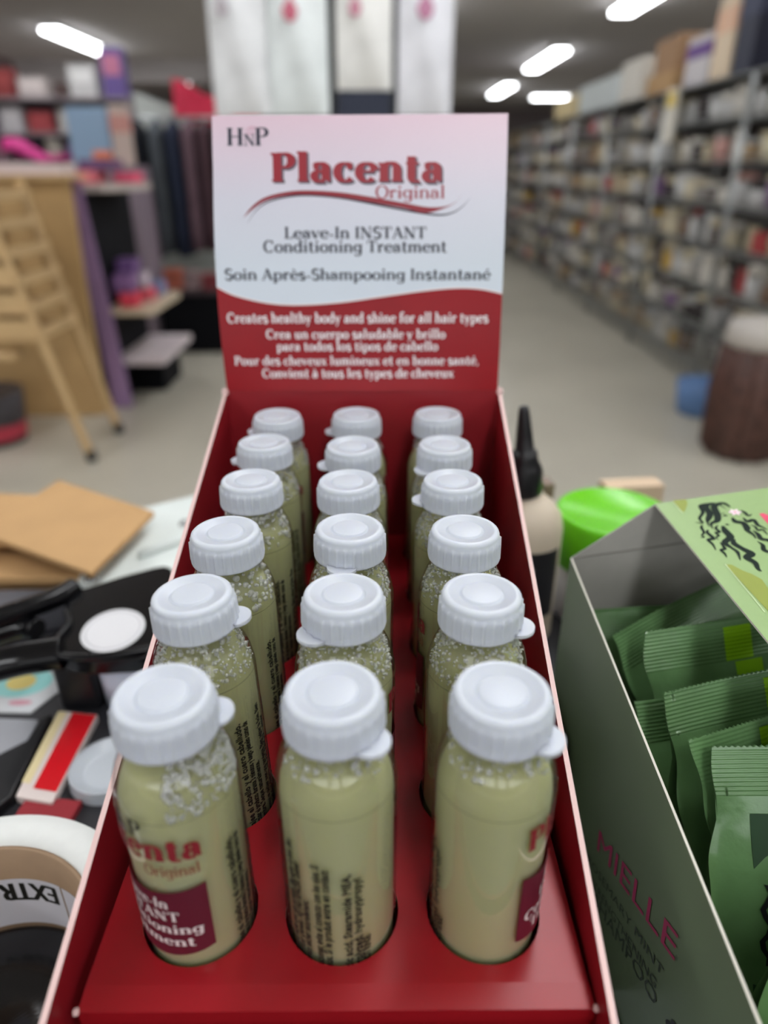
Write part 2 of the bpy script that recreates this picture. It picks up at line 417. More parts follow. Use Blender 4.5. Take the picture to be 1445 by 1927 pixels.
hb.mi = 3; n2 = curve2(NV); ribbon(hb, [(a, c + .0009 * math.sin(PI * (.04 + .96 * i / len(n2)))) for i, (a, c) in enumerate(n2)], n2, ON2)
hb.mi = 8; sw = curve2([(-.0535, .1055), (-.0525, .1068), (-.0510, .1062), (-.0520, .1050), (-.0545, .1052), (-.0530, .1074), (-.0495, .1072)]); ribbon(hb, sw, [(a, c - .0003) for a, c in sw], ON)
hb.mi = 2                                                           # white lettering on red
for tx, a, c, s, k in (('Creates healthy body and shine for all hair types', -.06578, .04746, .0296, .0042), ('Crea un cuerpo saludable y brillo', -.04931, .02901, .0229, .0039), ('para todos los tipos de cabello', -.04496, .0259, .0177, .0039), ('Pour des cheveux lumineux et en bonne sant\u00e9,', -.06401, .04425, .0115, .0039), ('Convient \u00e0 tous les types de cheveux', -.05204, .03323, .0060, .0039)):
    serif(hb, tx, a, c, s, k, ON, T=.23, t=.09)
mh = bpy.data.materials.new('header_print'); mh.use_nodes = True   # printed wash, pink above to bluish white
nt = mh.node_tree; pr_ = nt.nodes['Principled BSDF']; pr_.inputs['Roughness'].default_value = .38
tc = nt.nodes.new('ShaderNodeTexCoord'); sx = nt.nodes.new('ShaderNodeSeparateXYZ'); mr = nt.nodes.new('ShaderNodeMapRange'); rp = nt.nodes.new('ShaderNodeValToRGB')
mr.inputs['From Min'].default_value = .205; mr.inputs['From Max'].default_value = .266
rp.color_ramp.elements[0].color = (*lin((226, 236, 246)), 1); rp.color_ramp.elements[1].color = (*lin((238, 208, 222)), 1)
e = rp.color_ramp.elements.new(.45); e.color = (*lin((226, 226, 238)), 1)
nt.links.new(tc.outputs['Object'], sx.inputs[0]); nt.links.new(sx.outputs['Z'], mr.inputs['Value']); nt.links.new(mr.outputs[0], rp.inputs[0]); nt.links.new(rp.outputs[0], pr_.inputs['Base Color'])
hb.done('header_card', [mh, RED, M('print_white', (246, 240, 242), rough=.45), M('print_navy', (46, 48, 66), rough=.5), M('print_shadow', (92, 92, 106), rough=.5), M('print_crimson', (160, 26, 44), rough=.45), M('print_rose', (168, 60, 74), rough=.5), M('print_swoosh', (150, 30, 46), rough=.45), M('print_pale_pink', (216, 160, 180), rough=.5)], dbox, flip=False)
# insert with a round hole for every bottle
ZI = -.1635; GX = [-.0440, -.0095, .0250]; GY = [.1100 + .0351 * j for j in range(6)]; HR = .0138
ib = B(); hw, hd = .01725, .01755
for gx in GX:
    for gy in GY:
        N = 40; a_, o_, d_ = [], [], []
        for k in range(N):
            an = 2 * PI * k / N + PI / 4; c, s = math.cos(an), math.sin(an)
            m_ = min(hw / max(abs(c), 1e-9), hd / max(abs(s), 1e-9)); ox, oy = m_ * c, m_ * s
            if abs(abs(c) - abs(s)) < 1e-6: ox, oy = math.copysign(hw, c), math.copysign(hd, s)      # true corners
            a_.append(ib.v((gx + HR * c, gy + HR * s, ZI))); o_.append(ib.v((gx + ox, gy + oy, ZI))); d_.append(ib.v((gx + HR * c, gy + HR * s, ZI - .0011)))
        for k in range(N):
            n_ = (k + 1) % N
            ib.mi = 0; ib.f([a_[k], o_[k], o_[n_], a_[n_]]); ib.mi = 1; ib.f([a_[k], a_[n_], d_[n_], d_[k]])
ib.mi = 0
x0, x1, y0, y1 = -.0658, .0463, .09245, .3043
Q = lambda *p: ib.poly(p)
Q((x0, y0, ZI), (GX[0] - hw, y0, ZI), (GX[0] - hw, GY[5] + hd, ZI), (x0, GY[5] + hd, ZI)); Q((GX[2] + hw, y0, ZI), (x1, y0, ZI), (x1, GY[5] + hd, ZI), (GX[2] + hw, GY[5] + hd, ZI))
Q((x0, GY[5] + hd, ZI), (x1, GY[5] + hd, ZI), (x1, y1, ZI), (x0, y1, ZI))
zf, yf = ZI - .0007, .0872
Q((x0, y0, ZI), (x1, y0, ZI), (x1 + .0005, yf, zf), (x0, yf, zf)); Q((x0, yf, zf), (x1 + .0005, yf, zf), (x1, yf + .002, T + .002), (x0, yf + .002, T + .002))
Q((x0, y0, ZI), (x0, yf, zf), (x0, yf, T + .002), (x0, y1, T + .002), (x0, y1, ZI)); Q((x1, y0, ZI), (x1, y1, ZI), (x1, y1, T + .002), (x1, yf, T + .002), (x1, yf, zf))
ib.mi = 1
for sx_, xx in ((1, x0 - .0004), (-1, x1 + .0006)):                # scuffed white corners
    ib.lathe([(.0003, -.0008), (.0009, -.0004), (.0007, .0003), (.0002, .0006)], c=(xx, yf + .0003, zf), n=6, smooth=False)
ib.done('bottle_insert', [RED, EDGE], dbox, flip=True)
B().box(x0 + .001, x1 - .001, yf + .003, y1, -.1780, -.1762).done('inner_floor', [REDM], dbox)

# ---------------------------------------------------------------- little bottles
GLASS = clear_mat('clear_glass')
def fix_clear(m, base, gain, power):
    nt = m.node_tree; mix = [n for n in nt.nodes if n.type == 'MIX_SHADER'][0]
    lw = nt.nodes.new('ShaderNodeLayerWeight'); lw.inputs['Blend'].default_value = .5
    pw = nt.nodes.new('ShaderNodeMath'); pw.operation = 'POWER'; pw.inputs[1].default_value = power
    ma = nt.nodes.new('ShaderNodeMath'); ma.operation = 'MULTIPLY_ADD'; ma.inputs[1].default_value = gain; ma.inputs[2].default_value = base
    nt.links.new(lw.outputs['Facing'], pw.inputs[0]); nt.links.new(pw.outputs[0], ma.inputs[0]); nt.links.new(ma.outputs[0], mix.inputs[0])
fix_clear(GLASS, .10, .6, 4)
BUB = clear_mat('foam_film', tint=(.96, .97, .93), rough=.08); fix_clear(BUB, .42, .6, 1.5)
bn = BUB.node_tree; g_ = [n for n in bn.nodes if n.type == 'BSDF_GLOSSY'][0]; df = bn.nodes.new('ShaderNodeBsdfDiffuse'); df.inputs[0].default_value = (.82, .84, .8, 1)
ms = bn.nodes.new('ShaderNodeMixShader'); ms.inputs[0].default_value = .72; mx = [n for n in bn.nodes if n.type == 'MIX_SHADER' and n is not ms][0]
bn.links.new(g_.outputs[0], ms.inputs[1]); bn.links.new(df.outputs[0], ms.inputs[2]); bn.links.new(ms.outputs[0], mx.inputs[2])
LIQ = M('cloudy_liquid', (214, 216, 162), rough=.3, sss=.95, rad=.007, spec=.3)
lp = LIQ.node_tree.nodes['Principled BSDF']; lp.inputs['Transmission Weight'].default_value = .34; lp.inputs['IOR'].default_value = 1.2; lp.inputs['Roughness'].default_value = .55
CAPM = M('white_polythene', (206, 212, 221), rough=.4, sss=.6, rad=.003, spec=.45)
INK = [M('ink_black', (34, 34, 30), rough=.5), M('ink_red', (140, 34, 44), rough=.5), M('ink_rose', (150, 84, 70), rough=.5), M('ink_maroon', (98, 26, 44), rough=.45), M('ink_white', (228, 214, 212), rough=.5), M('film_edge', (128, 130, 88), rough=.3)]
R = .0132
GPROF = [(.0, 0), (.0120, 0), (.0129, .0006), (R, .0018), (R, .0560), (.01305, .0588), (.0126, .0615), (.0119, .0640), (.0109, .0663), (.0101, .0680), (.0098, .0700), (.0098, .0745)]
def gr(z):
    for (r0, z0), (r1, z1) in zip(GPROF[3:], GPROF[4:]):
        if z <= z1: return r0 + (r1 - r0) * (z - z0) / (z1 - z0)
    return .0098
def wrap(off=0.0, a0=0.0, k=1.0):
    def f(x, y):
        a = a0 + x / R; return ((R + .00010 + off) * math.sin(a), -(R + .00010 + off) * math.cos(a), y)
    return f
def glass_mesh():
    b = B(); b.lathe(GPROF, n=64, close=False)
    b.mi = 1; m = wrap()
    hs = .0161
    serif(b, 'H', -.0062, -.0014, .0532, .0046, m, T=.2); serif(b, 'N', -.0014, .0015, .0532, .0030, m, T=.2); serif(b, 'P', .0013, .0049, .0532, .0047, m, T=.2)
    b.mi = 2; serif(b, 'Placenta', -hs, hs + .0006, .0472, .0066, m, T=.27, t=.1)
    b.mi = 3; serif(b, 'Original', hs - .0125, hs - .0005, .0424, .0032, m, T=.16, t=.07)
    b.mi = 4
    nn = 24; top = [b.v(m(-hs + 2 * hs * i / nn, .0366 + .0022 * ((i / nn - .5) * 2) ** 2)) for i in range(nn + 1)]; bot = [b.v(m(-hs + 2 * hs * i / nn, .0150 + .0024 * ((i / nn - .5) * 2) ** 2)) for i in range(nn + 1)]
    for i in range(nn): b.f([bot[i], bot[i + 1], top[i + 1], top[i]])
    b.mi = 5; m2 = wrap(.00008)
    for tx, wd, z in (('Leave-In', .0150, .0318), ('INSTANT', .0190, .0276), ('Conditioning', .0285, .0233), ('Treatment', .0240, .0190)):
        serif(b, tx, -wd / 2, wd / 2, z, .0031, m2, T=.22, t=.08)
    b.mi = 1                                                        # small print, running up the bottle
    LN = [(98, 'masajee el cabello y el cuero cabelludo.', .046), (107.5, 'Deje actuar el producto durante 3 minutos y luego p\u00e9inelo como de', .0455), (117, 'costumbre. Seque naturalmente.', .030),
          (130, 'les cheveux et s\u00e9cher avec une serviette. Bien agiter la fiole. Bien', .0475), (138.5, 'masser le cuir chevelu. NE PAS RINCER. Laisser', .0420), (147, 'les cheveux s\u00e9cher naturellement.', .031),
          (160, 'Precauciones: evite el contacto con los ojos. Si', .0440), (169, 'les yeux. Si le produit entre en contact', .0430), (189, 'Lactic acid, Stearamide MEA,', .0415), (199, 'hydrolyzed, hydroxypropyl', .0395), (208, 'DO NOT RINSE', .019)]
    for ang, tx, top_ in LN:
        a0 = math.radians(ang)
        f = (lambda a0: (lambda x, y: ((R + .0001) * math.sin(a0 - y / R), -(R + .0001) * math.cos(a0 - y / R), x)))(a0)
        for dx, dy_ in ((0, 0), (.00018, 0), (.00009, .00018), (.00009, -.00012)): sans(b, tx, f, .0026, .006 + dx, -.0008 + dy_, width=top_ - .006)
    b.mi = 6
    ring = [(b.v(((R + .0001) * math.cos(2 * PI * i / 64), (R + .0001) * math.sin(2 * PI * i / 64), .0578)), b.v(((R + .00008) * math.cos(2 * PI * i / 64), (R + .00008) * math.sin(2 * PI * i / 64), .05795))) for i in range(64)]
    for i in range(64): b.f([ring[i][0], ring[(i + 1) % 64][0], ring[(i + 1) % 64][1], ring[i][1]])
    return b
def liquid_mesh(full):
    b = B(); b.lathe([(0, .0012), (.0115, .0012), (.0123, .0022), (.0125, .004), (.0125, .0550), (.0122, .0575)] + ([(.0118, .0592), (.0108, .0618), (.0096, .0645), (0, .0645)] if full else [(.0119, .0586), (0, .0588)]), n=48); return b
def foam_mesh(n, lo, hi, z0, z1, seed, rmin=.00025, rmax=.0008, lump=0):
    rnd = random.Random(seed); b = B()
    for k in range(n):
        a = math.radians(rnd.uniform(lo, hi)); z = rnd.uniform(z0, z1); r = rmin + (rmax - rmin) * rnd.random() ** 2.2
        q = gr(z) - r - .0002 - rnd.random() * lump
        mt = Matrix.Translation((q * math.sin(a), -q * math.cos(a), z))
        res = bmesh.ops.create_icosphere(b.bm, subdivisions=1 if r < .0005 else 2, radius=r, matrix=mt)
        for v in res['verts']:
            for f in v.link_faces: f.smooth = True
    return b
NR = 26
def cap_mesh():
    prof = [(.0092, .0714), (.0106, .0714), (.0107, .0718), (.01042, .0723), (.01038, .0740), (.01030, .0765), (.01022, .0781), (.01004, .0783), (.01000, .0792), (.0098, .0799), (.0094, .0803), (.0088, .0805), (.0081, .0804), (.0079, .0801), (.0060, .0801), (.0057, .0797), (.0053, .0797), (.0051, .0799), (.0049, .0802), (.0046, .0803), (0, .0803)]
    def rib(i, k): return .00042 if (i % 6 == 0 and 3 <= k <= 6) else 0
    b = B(); b.lathe(prof, n=NR * 6, rib=rib, close=False)
    v = []                                                          # thumb tab
    for k in range(21):
        a = PI * (-.62 + 1.24 * k / 20) - PI / 2
        v.append((.0044 * math.cos(a), -.0094 + .0044 * math.sin(a), .0714))
    b.prism(v, (0, 0, .0010))
    return b
def make_bottle():
    r = thing('conditioner_bottle', 'x', 'bottle', (0, 0, 0))
    parts = {}
    parts['glass'] = glass_mesh().done('glass', [GLASS] + INK, r, flip=False)
    parts['liquid'] = liquid_mesh(False).done('liquid', LIQ, r)
    parts['cap'] = cap_mesh().done('cap', CAPM, r)
    parts['foam'] = foam_mesh(620, 0, 360, .0585, .0702, 3, .00028, .0007, .0010).done('foam', BUB, r, kind='stuff')
    return r
FOAM = None
PROTO = make_bottle()
HUB = bpy.data.objects.new('hub', None); LIQF = liquid_mesh(True).done('liquid', LIQ, HUB); lq_full = LIQF.data; bpy.data.objects.remove(LIQF)
fm = {'fine': [c for c in PROTO.children if c.name.startswith('foam')][0].data}
for k, a in (('coarse', (230, 0, 360, .0580, .0698, 5, .0005, .0012, .0008)), ('lump', (330, 5, 150, .0575, .0698, 9, .0003, .0009, .0002)), ('few', (120, 0, 360, .0645, .0700, 11))):
    o = foam_mesh(*a).done('foam', BUB, HUB); fm[k] = o.data; bpy.data.objects.remove(o)
bpy.data.objects.remove(HUB)
CAPS = [[(-.0439, .1095), (-.0096, .1102), (.0248, .1098)], [(-.0468, .1463), (-.0091, .1463), (.0254, .1460)], [(-.0450, .1792), (-.0088, .1811), (.0250, .1797)],
        [(-.0437, .2165), (-.0107, .2153), (.0248, .2155)], [(-.0445, .2526), (-.0102, .2487), (.0249, .2491)], [(-.0434, .2837), (-.0099, .2856), (.0251, .2861)]]
LAB = [[-40, 181, 94], [-56, 128, 40], [-44, 150, -130], [-60, 120, 60], [-50, 150, 80], [-20, 130, 60]]
TAB = [[112, 52, 58], [98, -48, 72], [180, -12, 176], [170, 184, -98], [-100, -88, -52], [-104, -98, 180]]
FO = [['lump', 'few', 'few'], ['fine', 'fine', 'fine'], ['coarse', 'fine', 'fine'], ['coarse', 'fine', 'fine'], ['fine', 'fine', 'fine'], ['fine', 'few', 'few']]
ROW = ['front row', 'second row from the front', 'third row from the front', 'fourth row from the front', 'fifth row from the front', 'back row under the printed header']
CN = ['beside the left wall', 'in the middle file', 'beside the right wall']
SPEC = {(0, 0): 'white-capped bottle showing half its maroon label, front row beside the left wall', (0, 1): 'white-capped bottle turned to show only small black print, middle of the front row', (0, 2): 'white-capped bottle whose maroon label just shows at the right, front row by right wall'}
for j in range(6):
    for i in range(3):
        o = PROTO if (i, j) == (0, 0) else copy_tree(PROTO)
        gx, gy = GX[i], GY[j]; cx, cyy = CAPS[j][i]
        o.location = (gx, gy, -.1752)
        o.rotation_euler = (-(cyy - gy) / .0805, (cx - gx) / .0805, 0)
        for c in o.children:
            n = c.name.split('.')[0]
            if n == 'glass': c.rotation_euler.z = math.radians(LAB[j][i])
            if n == 'cap': c.rotation_euler.z = math.radians(TAB[j][i])
            if n == 'liquid' and FO[j][i] in ('lump', 'few'): c.data = lq_full
            if n == 'foam':
                c.data = fm[FO[j][i]]; c.rotation_euler.z = j * 1.3 + i * 2.1 if j else 0
        o['label'] = SPEC.get((j, i), 'white-capped green bottle, %s, %s' % (ROW[j], CN[i]))
        o['group'] = 'small bottles standing in the red display box'

# ---------------------------------------------------------------- sage green box of sachets, torn open
SAGE = M('sage_print', (142, 174, 104), rough=.42, var=.02, scale=400)
GREYB = M('grey_board', (172, 170, 162), rough=.8, var=.04, scale=150)
RIM = M('board_rim', (224, 220, 206), rough=.8)
DKH = M('print_dark_green', (20, 36, 28), rough=.7, spec=.2)
sb = thing('sachet_box', 'sage green torn-open carton filled with green sachets, woman with wavy hair on its lid', 'carton', (.125, .15, T))
WX = .0765
def tx_map(Y0, Z0): return lambda x, y: (WX - .0006, Y0 - x + .15 * y, Z0 + .54 * x + y)
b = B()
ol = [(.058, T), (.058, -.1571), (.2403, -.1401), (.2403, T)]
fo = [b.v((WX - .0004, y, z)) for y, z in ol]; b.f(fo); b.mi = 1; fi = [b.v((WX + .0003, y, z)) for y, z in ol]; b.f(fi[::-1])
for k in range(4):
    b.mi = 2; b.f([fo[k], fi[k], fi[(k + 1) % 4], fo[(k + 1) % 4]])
b.mi = 3; sans(b, 'MIELLE', tx_map(.167, -.2156), .0124, width=.0564)
b.mi = 4; sans(b, '\u00ae', tx_map(.167, -.2156), .0022, x0=.0580, y0=.001, width=.0012)
sans(b, 'ROSEMARY MINT', tx_map(.172, -.2156 - .0027 - .0105), .0046, width=.0595)
sans(b, 'STRENGTHENING', tx_map(.166, -.2156 - .017), .0046, width=.0525)
sans(b, 'SHAMPOO', tx_map(.160, -.2118 - .0235), .0072, width=.0485)
b.mi = 5; hd_ = []
for k in range(44):
    a = 2 * PI * k / 44; rr = .0085 * (1 + .09 * math.sin(9 * a) + (.10 if k % 2 else 0) * max(0, math.sin(a)) + .05 * math.sin(5 * a + 1))
    hd_.append((WX - .0006, .0965 - rr * math.cos(a), -.2055 + rr * .95 * math.sin(a)))
b.poly(hd_)
b.done('side_panel', [M('side_print_shaded', (106, 122, 90), rough=.3), GREYB, RIM, M('print_magenta', (176, 34, 92), rough=.5), M('print_grey', (58, 66, 58), rough=.5), M('print_charcoal', (40, 40, 46), rough=.5)], sb, flip=False)  # outer print darker than the sage: shade beside the red box painted in
P1 = Vector((.1058, .2403, -.1166)); LA = Vector((.1126, .163, -.124)) - P1; LB = Vector((.148, .2403, -.11)) - P1; LN_ = LB.cross(LA).normalized()
if LN_.z < 0: LN_ = -LN_
def lid(a, c, off=.0): return tuple(P1 + LA * a + LB * c + LN_ * off)
b = B(); bk = [(WX, T), (WX, -.1401), (.1058, -.1166)]; e_ = lid(0, 1.75); bk += [(e_[0], e_[2]), (e_[0], T)]
b.prism([(x, .2400, z) for x, z in bk], (0, .0006, 0)); b.mi = 1; b.prism([(WX + .0005, .2399, -.1397), (.1208, .2399, -.1327), (e_[0] - .001, .2399, -.1235), (e_[0] - .001, .2399, -.1240), (.1208, .2399, -.1332), (WX + .0005, .2399, -.1402)], (0, -.0004, 0))
b.done('back_panel', [GREYB, M('crease_grey', (146, 144, 136), rough=.8)], sb)
b = B(); b.box(e_[0], e_[0] + .0006, .058, .2403, T, -.148); b.done('side_panel', [SAGE], sb)
b = B(); b.box(WX, e_[0], .058, .0586, T, -.16); b.done('front_panel', [SAGE], sb)
b = B(); b.box(WX, e_[0], .0586, .24, T, T + .0006); b.done('bottom_panel', [GREYB], sb)
b = B()
q = [(0, 0), (1.95, 0), (1.95, 1.75), (0, 1.75)]
up = [b.v(lid(*p, .0005)) for p in q]; lo = [b.v(lid(*p, -.0003)) for p in q]
b.f(up); b.mi = 1; b.f(lo[::-1]); b.mi = 2
for k in range(4): b.f([up[k], lo[k], lo[(k + 1) % 4], up[(k + 1) % 4]])
LM = lambda x, y: lid(x, y, .00062)
LM2 = lambda x, y: lid(x, y, .0007)
def lock(pts, wd, mp=LM, n=5):
    """a tapering lock of printed hair: centre line and half widths in lid units"""
    c = bez([(a, d, 0) for a, d in pts], n); t_, o_ = [], []
    for i, p in enumerate(c):
        k = i / (len(c) - 1); f = k * (len(wd) - 1); j = min(int(f), len(wd) - 2); w_ = wd[j] + (wd[j + 1] - wd[j]) * (f - j)
        d = (c[min(i + 1, len(c) - 1)] - c[max(i - 1, 0)]); P = Vector((d.x * .0782, d.y * .0427, 0)); P.normalize()
        w_ *= 1.05; nx, ny = -P.y * w_ / .0782, P.x * w_ / .0427
        t_.append((p.x + nx, p.y + ny)); o_.append((p.x - nx, p.y - ny))
    ribbon(b, t_, o_, mp)
b.mi = 3
W1 = [.0002, .0008, .0010, .0008, .0006, .0001]
lock([(0.0618, 0.4111), (0.0757, 0.3402), (0.1303, 0.3127), (0.1743, 0.2460), (0.2126, 0.2384), (0.2021, 0.1873)], [.0002, .0008, .0006, .0005, .0004, .0001])
lock([(0.0705, 0.4688), (0.0818, 0.3807), (0.1498, 0.3535), (0.1895, 0.3059), (0.2120, 0.2800), (0.2484, 0.2638)], [.0002, .0011, .0011, .0009, .0004, .0001])
lock([(0.0844, 0.5149), (0.0943, 0.4412), (0.1640, 0.4048), (0.2108, 0.3629), (0.2275, 0.2978), (0.2689, 0.2738)], [.0002, .0011, .0012, .0010, .0005, .0001])
lock([(0.0700, 0.4888), (0.0808, 0.5376), (0.1182, 0.5552)], [.0003, .0007, .0003])
lock([(0.0587, 0.4139), (0.0735, 0.4792), (0.1321, 0.5103)], [.0001, .0003, .0001])
lock([(0.2270, 0.2260), (0.2459, 0.2003), (0.2880, 0.1857), (0.3024, 0.1548), (0.3212, 0.1570), (0.3191, 0.1281)], [.0001, .0005, .0004, .0003, .0003, .0001])
lock([(0.2698, 0.2357), (0.2914, 0.2106), (0.3387, 0.2182), (0.3443, 0.1705), (0.3839, 0.1751), (0.4256, 0.1590)], [.0002, .0006, .0007, .0006, .0004, .0001])
lock([(0.2460, 0.3377), (0.2663, 0.3009), (0.2981, 0.3034), (0.2998, 0.2711), (0.3248, 0.2733), (0.3331, 0.2445), (0.3542, 0.2439)], [.0001, .0005, .0005, .0004, .0004, .0002, .0001])
lock([(0.2564, 0.3658), (0.2986, 0.3522), (0.3472, 0.3474), (0.3791, 0.2728), (0.4222, 0.2871), (0.4586, 0.3007), (0.5160, 0.2672)], [.0004, .0012, .0012, .0010, .0005, .0006, .0001])
lock([(0.3748, 0.2405), (0.4211, 0.2346), (0.4280, 0.1986), (0.4571, 0.2019), (0.4841, 0.1920)], [.0002, .0006, .0005, .0004, .0001])
lock([(0.3646, 0.3646), (0.3930, 0.3321), (0.4372, 0.3562), (0.4809, 0.3849), (0.5019, 0.3299), (0.5434, 0.3533), (0.5843, 0.3362), (0.6039, 0.3452)], [.0002, .0010, .0009, .0013, .0011, .0009, .0006, .0001])
lock([(0.2036, 0.4954), (0.2356, 0.4908), (0.2548, 0.5350), (0.2922, 0.5302), (0.3150, 0.5146), (0.3534, 0.5261), (0.3820, 0.5151)], [.0003, .0010, .0009, .0011, .0008, .0004, .0001])
lock([(0.1568, 0.6087), (0.1757, 0.6225), (0.2060, 0.6251), (0.1984, 0.6638)], [.0003, .0006, .0005, .0001])
lock([(0.2148, 0.5728), (0.2481, 0.5785), (0.2430, 0.6331), (0.2869, 0.6273), (0.3088, 0.6486), (0.3316, 0.6563)], [.0002, .0007, .0007, .0006, .0003, .0001])
lock([(0.2793, 0.5733), (0.2950, 0.5950), (0.3254, 0.5897), (0.3244, 0.6271), (0.3672, 0.6268)], [.0001, .0004, .0004, .0004, .0001])
lock([(0.3202, 0.5522), (0.3524, 0.5632), (0.3872, 0.5531), (0.4041, 0.5899), (0.4414, 0.6056)], [.0001, .0007, .0008, .0007, .0004])
lock([(0.4020, 0.5087), (0.4303, 0.5225), (0.4673, 0.4975), (0.4934, 0.5238), (0.5380, 0.5248)], [.0001, .0006, .0008, .0006, .0002])
lock([(0.1621, 0.4383), (0.1587, 0.4606), (0.1664, 0.4676)], [.0001, .0002, .0001]); lock([(0.1819, 0.4364), (0.1796, 0.4574), (0.1868, 0.4699)], [.0001, .0005, .0001])
lock([(0.2472, 0.3915), (0.2509, 0.4081), (0.2532, 0.4247)], [.0001, .0005, .0001])
b.mi = 4
for p in ([(-0.0049, 0.1591), (0.0017, 0.2740), (0.0388, 0.2585), (0.0925, 0.1956), (0.1140, 0.1551)], [(0.5274, 0.1408), (0.5354, 0.1826), (0.5805, 0.2207), (0.6122, 0.2639), (0.6524, 0.2973), (0.7209, 0.2842), (0.8475, 0.1573)]):
    b.poly([LM(*c) for c in p])
b.mi = 7
lock([(0.0015, 0.1540), (0.0581, 0.1516), (0.1140, 0.1551)], [.00012, .00012, .00012], LM2); lock([(0.5274, 0.1408), (0.6583, 0.1359), (0.8443, 0.1290)], [.00014, .00014, .00014], LM2)
b.mi = 5; b.poly([LM(*c) for c in ((0.2031, 0.7188), (0.2017, 0.7546), (0.2245, 0.7756), (0.2615, 0.8064), (0.3706, 0.6953))])
fc = (0.1655, 0.5529)
for k in range(6):
    a = k * PI / 3 + .3; b.mi = 6
    u_, v_ = math.cos(a), math.sin(a)
    ring = []
    for i in range(10):
        an = 2 * PI * i / 10; l = .0012 + .00095 * math.cos(an); m_ = .00055 * math.sin(an)
        ring.append(LM2(fc[0] + (u_ * l - v_ * m_) / .0782, fc[1] + (v_ * l + u_ * m_) / .0427))
    b.poly(ring)
b.mi = 5; b.poly([lid(fc[0] + .0004 * math.cos(k * PI / 4) / .0782, fc[1] + .0004 * math.sin(k * PI / 4) / .0427, .0008) for k in range(8)])
b.done('lid', [SAGE, GREYB, RIM, DKH, M('print_olive', (138, 152, 34), rough=.5), M('print_coral', (226, 60, 100), rough=.5), M('print_petal', (250, 226, 232), rough=.5), M('print_pale', (206, 226, 172), rough=.5)], sb, flip=False)
# sachets
FOIL = M('green_foil', (108, 148, 96), rough=.27, metal=.10, coat=.9, var=.12, scale=70, bump=.35, spec=.7)
LIME = M('lime_print', (140, 196, 20), rough=.36, metal=.2); DKG = M('dark_print', (30, 66, 34), rough=.4); BLK = M('black_print', (22, 24, 26), rough=.45)
def sachet(X, Y, Z, yaw, roll, lean, w, h, seed, label, leaf=None, hair=False):
    rnd = random.Random(seed)
    t = thing('sachet', label, 'sachet', (X, Y, Z), 'green sachets standing in the sage carton')
    mt = Matrix.Rotation(yaw, 4, 'Z') @ Matrix.Rotation(-lean, 4, 'X') @ Matrix.Rotation(roll, 4, 'Y')
    ph = [rnd.uniform(0, 6) for _ in range(5)]
    sw_ = .014
    def surf(u, v, s=1):          # u across 0..w, v down 0..h ; local y towards the viewer is negative
        e = math.sin(PI * min(max(u / w, 0), 1)); k = min(1, max(0, (v - sw_) / .02)) * min(1, max(0, (h - v) / .02))
        d = .0034 * k * e ** .6 + .0010 * math.sin(70 * u + ph[0]) * k + .0012 * math.sin(55 * v + ph[1] + 30 * u) * k + .0005 * math.sin(190 * u + 25 * v + ph[3]) * k + .0004 * math.sin(150 * v - 90 * u + ph[2]) * k
        bend = .0030 * math.sin(26 * u + ph[2]) + .002 * math.sin(40 * u + ph[3])
        ed = .0012 * math.sin(110 * v + ph[4]) + .0007 * math.sin(260 * v + ph[2])
        x = u + ed * (1 - 2 * u / w if abs(1 - 2 * u / w) > .9 else 0)
        rid = .00017 * (1 + .7 * math.sin(31 * u + 60 * v + ph[0])) * math.sin(v / .0013 * 2 * PI + .8 * math.sin(40 * u + ph[1])) if v < sw_ else 0
        p = mt @ Vector((x, bend - s * (d + .0003) - s * rid, -v)); return Vector((X, Y, Z)) + p
    b = B(); b.sheet(lambda i, j: surf(i * w, sw_ + j * (h - sw_)), 36, 40); b.sheet(lambda i, j: surf(w - i * w, sw_ + j * (h - sw_), -1), 12, 12)
    def patch(u0, u1, v0, v1, mi, cut=0):
        b.mi = mi
        b.sheet(lambda i, j: surf(u0 + (u1 - u0) * i + cut * j * (u1 - u0), v0 + (v1 - v0) * j) + (mt @ Vector((0, -.00025, 0))), 10, 10)
        b.mi = 0
    if leaf: patch(*leaf[:4], 1)
    if hair:
        b.mi = 2
        for v0, v1, wv in ((.019, .034, -.006), (.068, .094, .006)):
            b.sheet(lambda i, j: surf(.0105 + .05 * i, (v0 + wv * .3 * math.sin(7 * i) * (1 - j) * (wv > 0)) + (v1 - v0) * j + wv * j * math.sin(9 * i) * (wv < 0)) + (mt @ Vector((0, -.0002, 0))), 16, 8)
        b.mi = 3
        for k in range(5):
            cl = [(.0135 + .0030 * k + .0011 * math.sin(q * 1.5 + k), .038 + .0024 * q + .001 * k) for q in range(11)]
            for (a, c), (d, e) in zip(cl, cl[1:]):
                b.poly([surf(a - .0007, c) + (mt @ Vector((0, -.0005, 0))), surf(a + .0007, c) + (mt @ Vector((0, -.0005, 0))), surf(d + .0007, e) + (mt @ Vector((0, -.0005, 0))), surf(d - .0007, e) + (mt @ Vector((0, -.0005, 0)))])
    b.done('pouch', [FOIL, LIME, DKG, BLK], t, flip=False)
    b = B(); nu = 96
    b.sheet(lambda i, j: surf(i * w, sw_ * j - (.0006 * (round(i * nu) % 2) if j == 0 else 0)), nu, 44); b.sheet(lambda i, j: surf(w - i * w, sw_ * j - (.0006 * (round(i * nu) % 2) if j == 0 else 0), -1), nu, 4)
    if leaf:
        b.mi = 1; b.sheet(lambda i, j: surf(leaf[4] + .010 * i, .002 + (sw_ - .002) * j) + (mt @ Vector((0, -.0002, 0))), 8, 36)
    b.done('top_seal', [FOIL, LIME], t, flip=False)
    return t
LE = math.radians(24)
sachet(.0800, .2270, -.1560, .05, -.05, .12, .056, .086, 1, 'dark green sachet at the very back of the carton, standing behind all the others')
sachet(.0840, .1995, -.1485, .42, -.13, LE, .075, .094, 2, 'second green sachet from the back of the carton, long slanting shiny seal')
